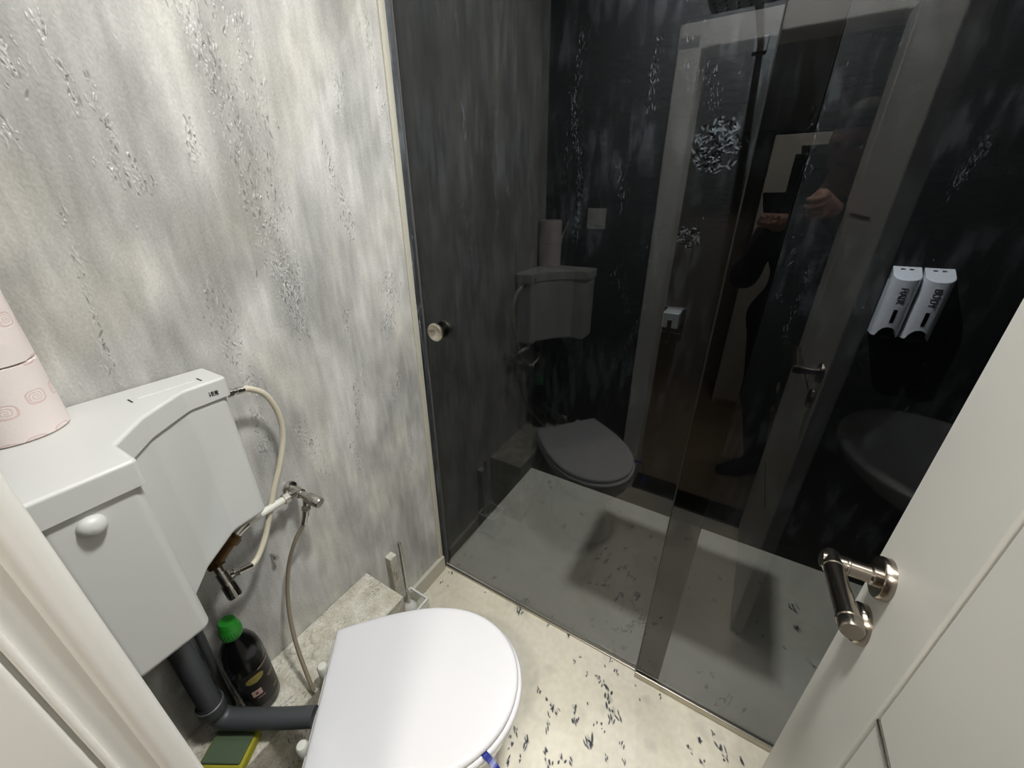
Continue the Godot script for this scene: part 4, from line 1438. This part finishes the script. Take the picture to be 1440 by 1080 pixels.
func dispenser(label: String, at: Vector3, word: String) -> void:
	var t := thing("soap_dispenser", label, "dispenser", at, 0.0, "soap dispensers in the shower")
	# shell: D-shaped column, its front cut away by an arch at the bottom
	var hw := 0.034
	var hgt := 0.172
	var dep := 0.062
	var outline := []
	var norms := []
	for k in 25:
		var s := -1.0 + k / 12.0
		var x := hw * s
		var z := dep - 0.012 * s * s - 0.01 * pow(absf(s), 8.0)
		outline.append(Vector2(x, z))
	for k in 25:
		var a: Vector2 = outline[maxi(k - 1, 0)]
		var b: Vector2 = outline[mini(k + 1, 24)]
		var d := (b - a).normalized()
		norms.append(Vector3(-d.y, 0, d.x))
	var mb := MB.new()
	var rows := []
	for j in 9:
		var row := []
		for k in 25:
			var s := -1.0 + k / 12.0
			var arch := 0.032 * sqrt(maxf(0.0, 1.0 - pow(s / 0.7, 2.0))) if absf(s) < 0.7 else 0.0
			var y := lerpf(arch, hgt, j / 8.0)
			row.append(mb.vert(Vector3(outline[k].x, y, outline[k].y), norms[k]))
		rows.append(row)
	for j in 8:
		for k in 24:
			mb.quad(rows[j][k], rows[j][k + 1], rows[j + 1][k + 1], rows[j + 1][k])
	for s in [-1.0, 1.0]:
		mb.flat_quad(Vector3(hw * s, 0, 0), Vector3(hw * s, 0, outline[0].y), Vector3(hw * s, hgt, outline[0].y), Vector3(hw * s, hgt, 0), Vector3(s, 0, 0))
	for k in 24:   # inside of the shell
		var i0 := Vector2(outline[k].x * 0.95, outline[k].y - 0.003)
		var i1 := Vector2(outline[k + 1].x * 0.95, outline[k + 1].y - 0.003)
		mb.flat_quad(Vector3(i0.x, 0.03, i0.y), Vector3(i1.x, 0.03, i1.y), Vector3(i1.x, hgt - 0.005, i1.y), Vector3(i0.x, hgt - 0.005, i0.y), -norms[k])
	part("shell", mb, mats.dispenser_white, t)
	mb = MB.new()
	var top := PackedVector2Array()
	for q in outline:
		top.append(q)
	top.append(Vector2(hw, 0)); top.append(Vector2(-hw, 0))
	var on := []
	for q in top.size():
		on.append(Vector2(norms[mini(q, 24)].x, norms[mini(q, 24)].z) if q < 25 else (Vector2(1, -1).normalized() if q == 25 else Vector2(-1, -1).normalized()))
	prism(mb, [Array(top), on], hgt, hgt + 0.006, 0.0, 0.002, 2)
	for k in mb.v.size():   # the top slopes down towards the front
		if mb.v[k].y > hgt + 0.001:
			mb.v[k].y += 0.034 * (1.0 - mb.v[k].z / dep)
			if mb.n[k].y > 0.9:
				mb.n[k] = Vector3(0, dep, 0.034).normalized()
	var lidp := part("lid", mb, mats.dispenser_white, t)
	for x in [-0.016, 0.004]:
		boxpart("slot", Vector3(x, hgt + 0.0305, 0.012), Vector3(x + 0.01, hgt + 0.0345, 0.016), 0.0, mats.dark_slot, lidp)
	boxpart("back_plate", Vector3(-hw, 0.0, 0.0), Vector3(hw, hgt + 0.036, 0.004), 0.001, mats.dispenser_white, t)
	mb = MB.new()
	rbox(mb, Vector3(-0.005, 0.046, dep - 0.002), Vector3(0.005, 0.088, dep + 0.0012), 0.0045)
	part("level_window", mb, mats.dark_glass_front, t, "dark slot showing the filling level")
	mb = MB.new()
	rbox(mb, Vector3(-0.02, -0.012, 0.012), Vector3(0.02, 0.028, dep - 0.008), 0.008)
	part("push_lever", mb, mats.black_gasket, t, "black push lever under the arch")
	var tm := TextMesh.new()
	tm.text = word
	tm.font_size = 16
	tm.pixel_size = 0.022 / 16.0
	tm.depth = 0.001
	var fo := SystemFont.new()
	fo.font_names = PackedStringArray(["Droid Sans"])
	tm.font = fo
	var tx := MeshInstance3D.new()
	tx.name = "lettering"
	tx.mesh = tm
	tx.material_override = mat("print_grey", Color(0.2, 0.2, 0.22), 0.6)
	t.add_child(tx)
	tx.position = Vector3(0.0, 0.132, dep + 0.0004)
	tx.rotation.z = -PI / 2


func build_shower() -> void:
	dispenser("white wall dispenser printed HAIR inside the shower", Vector3(1.296, 1.06, SHOWER_Z), "HAIR")
	dispenser("white wall dispenser printed BODY inside the shower", Vector3(1.37, 1.06, SHOWER_Z), "BODY")
	var t := thing("overhead_shower", "flat rectangular overhead shower on a wall arm in the shower", "shower head")
	boxpart("head", Vector3(0.653, 1.878, -0.457), Vector3(0.857, 1.888, -0.326), 0.003, mats.chrome, t)
	mb_nozzles(t)
	boxpart("arm", Vector3(0.746, 1.888, SHOWER_Z), Vector3(0.764, 1.9, -0.39), 0.003, mats.grey_pvc, t)
	boxpart("wall_plate", Vector3(0.735, 1.874, SHOWER_Z), Vector3(0.775, 1.914, SHOWER_Z + 0.006), 0.003, mats.grey_pvc, t)
	t = thing("shower_mixer", "square shower mixer with a lever on the black shower wall", "mixer tap", Vector3(0.645, 1.0, SHOWER_Z))
	boxpart("plate", Vector3(-0.045, -0.045, 0.0), Vector3(0.045, 0.065, 0.01), 0.003, mats.chrome, t)
	boxpart("body", Vector3(-0.032, -0.01, 0.01), Vector3(0.032, 0.055, 0.075), 0.006, mat("mixer_grey", Color(0.55, 0.56, 0.56), 0.35), t)
	boxpart("lever", Vector3(-0.009, -0.07, 0.062), Vector3(0.009, 0.03, 0.084), 0.005, mats.chrome, t)


func mb_nozzles(t: Node3D) -> void:
	var mb := MB.new()
	for i in 8:
		for j in 5:
			lathe(mb, [Vector2(0.003, 0.003), Vector2(0.002, 0.0), Vector2(0.0, 0.0)], 8, Transform3D(Basis.IDENTITY, Vector3(0.667 + i * 0.025, 1.8755, -0.444 + j * 0.0262)))
	var o := part("nozzles", mb, mats.black_gasket, t)
	o.set_meta("kind", "stuff")


func build_hall() -> void:
	var mb := MB.new()
	box(mb, Vector3(-0.6, -0.12, 1.03), Vector3(2.6, 0.0, 2.72))
	struct_mesh("hall_floor", mb, mats.hall_floor, "beige hallway floor outside the bathroom door", "floor")
	mb = MB.new()
	box(mb, Vector3(-0.6, 0.0, 2.6), Vector3(2.6, CEIL, 2.72))
	struct_mesh("wall_hall_back", mb, mats.hall_wall, "beige hallway wall behind the photographer", "wall")
	for s in 2:
		mb = MB.new()
		box(mb, Vector3(-0.72 if s == 0 else 2.6, 0.0, 1.03), Vector3(-0.6 if s == 0 else 2.72, CEIL, 2.72))
		struct_mesh("wall_hall_left" if s == 0 else "wall_hall_right", mb, mats.hall_wall, "hallway end wall on the %s side of the doorway" % ["toilet" if s == 0 else "basin"], "wall")
	mb = MB.new()
	box(mb, Vector3(-0.72, 0.0, 0.91), Vector3(-0.12, CEIL, 1.03))
	box(mb, Vector3(ROOM_W + 0.12, 0.0, 0.91), Vector3(2.72, CEIL, 1.03))
	struct_mesh("wall_hall_front", mb, mats.hall_wall, "hallway wall continuing either side of the bathroom", "wall")
	mb = MB.new()
	box(mb, Vector3(-0.72, CEIL, 1.03), Vector3(2.72, CEIL + 0.1, 2.72))
	struct_mesh("hall_ceiling", mb, mats.ceiling_paint, "white hallway ceiling", "ceiling")
	lamp("hall_lamp", "round hallway ceiling lamp behind the photographer", Vector3(0.95, CEIL, 1.6), 0.12, 2.5, Color(1.0, 0.965, 0.91), 2.5, 75.0)
	var t := thing("tall_cabinet", "tall white cabinet with a dark appliance front in the hallway", "cabinet")
	boxpart("body", Vector3(0.84, 0.0, 2.2), Vector3(1.45, 1.76, 2.59), 0.004, mats.white_paint, t)
	boxpart("appliance_front", Vector3(0.96, 1.2, 2.19), Vector3(1.33, 1.66, 2.2), 0.003, mats.dark_glass_front, t, "dark glass appliance front")
	boxpart("door", Vector3(0.86, 0.06, 2.185), Vector3(1.43, 1.1, 2.2), 0.004, mats.white_paint, t)
	boxpart("handle", Vector3(0.98, 1.69, 2.17), Vector3(1.2, 1.7, 2.2), 0.003, mats.brushed_nickel, t)
	t = thing("wall_cupboard", "dark brown cupboard hanging above the tall hallway cabinet", "cupboard")
	boxpart("body", Vector3(0.6, 1.78, 2.22), Vector3(1.7, 2.25, 2.59), 0.004, mats.dark_brown_wood, t)
	boxpart("door", Vector3(0.605, 1.785, 2.2), Vector3(1.148, 2.245, 2.22), 0.003, mats.dark_brown_wood, t)
	boxpart("door", Vector3(1.152, 1.785, 2.2), Vector3(1.695, 2.245, 2.22), 0.003, mats.dark_brown_wood, t)


func build_person() -> void:
	# the photographer in the doorway, seen only in the glass: dark jacket and trousers, both hands at a phone
	var t := thing("person", "person in dark jacket and trousers holding up a phone in the doorway", "person")
	var jacket := Color(0.012, 0.014, 0.017)
	var trousers := Color(0.008, 0.009, 0.011)
	var shoe := Color(0.006, 0.006, 0.006)
	var skin := Color(0.50, 0.29, 0.22)
	var f := Basis.from_euler(Vector3(deg_to_rad(-PITCH), deg_to_rad(YAW), 0))
	var rgt := f.x
	var fwd := -f.z
	var upv := f.y
	var pc := CAM - fwd * 0.006 + rgt * 0.052 - upv * 0.024    # middle of the phone
	var grip_r := pc + rgt * 0.078 - fwd * 0.016 - upv * 0.012
	var grip_l := pc - rgt * 0.05 - fwd * 0.026 - upv * 0.052
	var hip := Vector3(1.10, 0.93, 1.42)
	var chest := Vector3(1.11, 1.27, 1.40)
	var neck := Vector3(1.11, 1.45, 1.38)
	var sr := Vector3(1.28, 1.39, 1.40)
	var sl := Vector3(0.945, 1.38, 1.36)
	var er := Vector3(1.30, 1.16, 1.24)
	var el := Vector3(0.86, 1.13, 1.24)
	var wr := grip_r - fwd * 0.062 + rgt * 0.03 - upv * 0.045
	var wl := grip_l - fwd * 0.05 - rgt * 0.02 - upv * 0.07
	var bones := [
		[hip + Vector3(-0.06, 0, 0), 0.125, hip + Vector3(0.07, 0, 0), 0.125, jacket],
		[hip, 0.135, chest, 0.15, jacket],
		[chest + Vector3(-0.07, 0, 0), 0.135, chest + Vector3(0.08, 0.01, 0), 0.135, jacket],
		[sl + Vector3(0.02, -0.01, 0), 0.07, sr + Vector3(-0.02, -0.01, 0), 0.07, jacket],
		[chest + Vector3(0, 0.1, 0), 0.1, neck + Vector3(0, -0.03, 0), 0.062, jacket],
		[neck + Vector3(0, -0.03, 0), 0.056, neck + Vector3(0.01, 0.09, -0.01), 0.054, skin],
		[sr, 0.064, er, 0.05, jacket], [er, 0.05, wr - (wr - er).normalized() * 0.02, 0.037, jacket],
		[sl, 0.064, el, 0.05, jacket], [el, 0.05, wl - (wl - el).normalized() * 0.02, 0.037, jacket],
	]
	var legs := [
		[Vector3(1.02, 0.9, 1.42), Vector3(1.05, 0.5, 1.38), Vector3(1.13, 0.1, 1.42), Vector3(1.02, 0.03, 1.34)],
		[Vector3(1.19, 0.9, 1.42), Vector3(1.22, 0.5, 1.34), Vector3(1.24, 0.1, 1.34), Vector3(1.19, 0.03, 1.18)],
	]
	for g in legs:
		bones.append([g[0], 0.098, g[1], 0.066, trousers])
		bones.append([g[1], 0.068, g[2], 0.052, trousers])
		var d: Vector3 = (g[3] - g[2])
		d.y = 0
		d = d.normalized()
		bones.append([g[2] - d * 0.03 + Vector3(0, -0.055, 0), 0.042, g[2] + d * 0.1 + Vector3(0, -0.06, 0), 0.037, shoe])
		bones.append([g[2] + d * 0.1 + Vector3(0, -0.06, 0), 0.037, g[2] + d * 0.18 + Vector3(0, -0.067, 0), 0.031, shoe])
	var mb := MB.new()
	field_mesh(mb, bones, Vector3(0.7, -0.02, 0.85), Vector3(1.5, 1.62, 1.66), 0.016, 0.045)
	# head turned a little towards the phone
	var hb := Basis.from_euler(Vector3(deg_to_rad(-12), deg_to_rad(24), 0))
	var hc := Vector3(1.125, 1.625, 1.345)
	var hp := func(x: float, y: float, z: float) -> Vector3: return hc + hb * Vector3(x, y, z)
	var lip := Color(0.36, 0.14, 0.12)
	var eye := Color(0.03, 0.02, 0.02)
	var head := [
		[hp.call(0, 0.045, 0.02), 0.083, hp.call(0, 0.035, -0.02), 0.078, skin],
		[hp.call(0, -0.03, -0.03), 0.06, hp.call(0, -0.075, -0.052), 0.036, skin],
		[hp.call(-0.03, -0.04, -0.02), 0.045, hp.call(0.03, -0.04, -0.02), 0.045, skin],
		[hp.call(0, 0.02, -0.096), 0.01, hp.call(0, -0.018, -0.113), 0.0135, skin],
		[hp.call(-0.012, -0.021, -0.1), 0.009, hp.call(0.012, -0.021, -0.1), 0.009, skin],
		[hp.call(-0.018, -0.049, -0.088), 0.0075, hp.call(0.018, -0.049, -0.088), 0.0075, lip],
		[hp.call(-0.033, 0.02, -0.084), 0.0105, hp.call(-0.027, 0.02, -0.086), 0.0105, eye],
		[hp.call(0.033, 0.02, -0.084), 0.0105, hp.call(0.027, 0.02, -0.086), 0.0105, eye],
		[hp.call(-0.045, 0.04, -0.083), 0.009, hp.call(-0.015, 0.043, -0.092), 0.009, skin],
		[hp.call(0.045, 0.04, -0.083), 0.009, hp.call(0.015, 0.043, -0.092), 0.009, skin],
		[hp.call(-0.082, 0.028, 0.008), 0.014, hp.call(-0.08, -0.012, 0.0), 0.01, skin],
		[hp.call(0.082, 0.028, 0.008), 0.014, hp.call(0.08, -0.012, 0.0), 0.01, skin],
		[neck + Vector3(0, 0.02, 0), 0.054, hp.call(0, -0.05, 0.01), 0.056, skin],
	]
	field_mesh(mb, head, hc - Vector3(0.14, 0.2, 0.15), hc + Vector3(0.14, 0.16, 0.15), 0.006, 0.012)
	# hands: palm, four fingers on the glass side of the phone's rim, thumb behind
	for hnd in 2:
		var g := grip_r if hnd == 0 else grip_l
		var wst := wr if hnd == 0 else wl
		var out := rgt if hnd == 0 else (-upv * 0.9 - rgt * 0.3).normalized()
		var across := upv if hnd == 0 else rgt
		var palm := g - fwd * 0.012 + out * 0.02
		var hand := [[wst, 0.028, palm - fwd * 0.012, 0.03, skin], [palm - across * 0.022, 0.024, palm + across * 0.022, 0.024, skin]]
		for k in 4:
			var o := across * (0.03 - k * 0.02)
			var len: float = [0.9, 1.0, 0.95, 0.78][k]
			var a := palm + o + out * 0.012
			var b := a + fwd * 0.028 * len + out * 0.004
			var c := b + (fwd * 0.014 - out * 0.02) * len
			var d := c - out * 0.02 * len - fwd * 0.004
			hand.append([a, 0.0105, b, 0.0098, skin])
			hand.append([b, 0.0098, c, 0.0088, skin])
			hand.append([c, 0.0088, d, 0.0075, skin])
		var t0 := palm - across * 0.03
		hand.append([t0, 0.0135, t0 - out * 0.03 - fwd * 0.004, 0.0108, skin])
		hand.append([t0 - out * 0.03 - fwd * 0.004, 0.0108, t0 - out * 0.056 + across * 0.012, 0.009, skin])
		field_mesh(mb, hand, palm - Vector3.ONE * 0.11, palm + Vector3.ONE * 0.1, 0.0045, 0.008)
	var bm := mat("clothed_figure", Color.WHITE, 0.75)
	bm.vertex_color_use_as_albedo = true
	part("body", mb, bm, t)
	mb = MB.new()
	var hair := Color(0.035, 0.025, 0.02)
	field_mesh(mb, [[hp.call(0, 0.068, 0.03), 0.083, hp.call(0, 0.07, -0.018), 0.072, hair], [hp.call(0, 0.03, 0.055), 0.07, hp.call(0, -0.02, 0.05), 0.055, hair]], hc - Vector3(0.14, 0.16, 0.15), hc + Vector3(0.14, 0.19, 0.19), 0.008, 0.02)
	part("hair", mb, bm, t)
	# phone, held across, its lens where the picture was taken
	var ph := thing("phone", "black phone held sideways by the person in the doorway", "phone", pc)
	ph.basis = f
	boxpart("case", Vector3(-0.074, -0.036, 0.0005), Vector3(0.074, 0.036, 0.0085), 0.0035, mats.bottle_black, ph)
	boxpart("screen", Vector3(-0.069, -0.032, 0.0083), Vector3(0.069, 0.032, 0.0089), 0.0, mats.dark_glass_front, ph)
	mb = MB.new()
	lathe(mb, [Vector2(0.009, 0.0), Vector2(0.009, 0.002), Vector2(0.0075, 0.0025), Vector2(0.0, 0.002)], 24, axis_to(Vector3(0, 0, -1), Vector3(-0.03, 0.022, 0.001)))
	part("lens", mb, mats.dark_glass_front, ph)
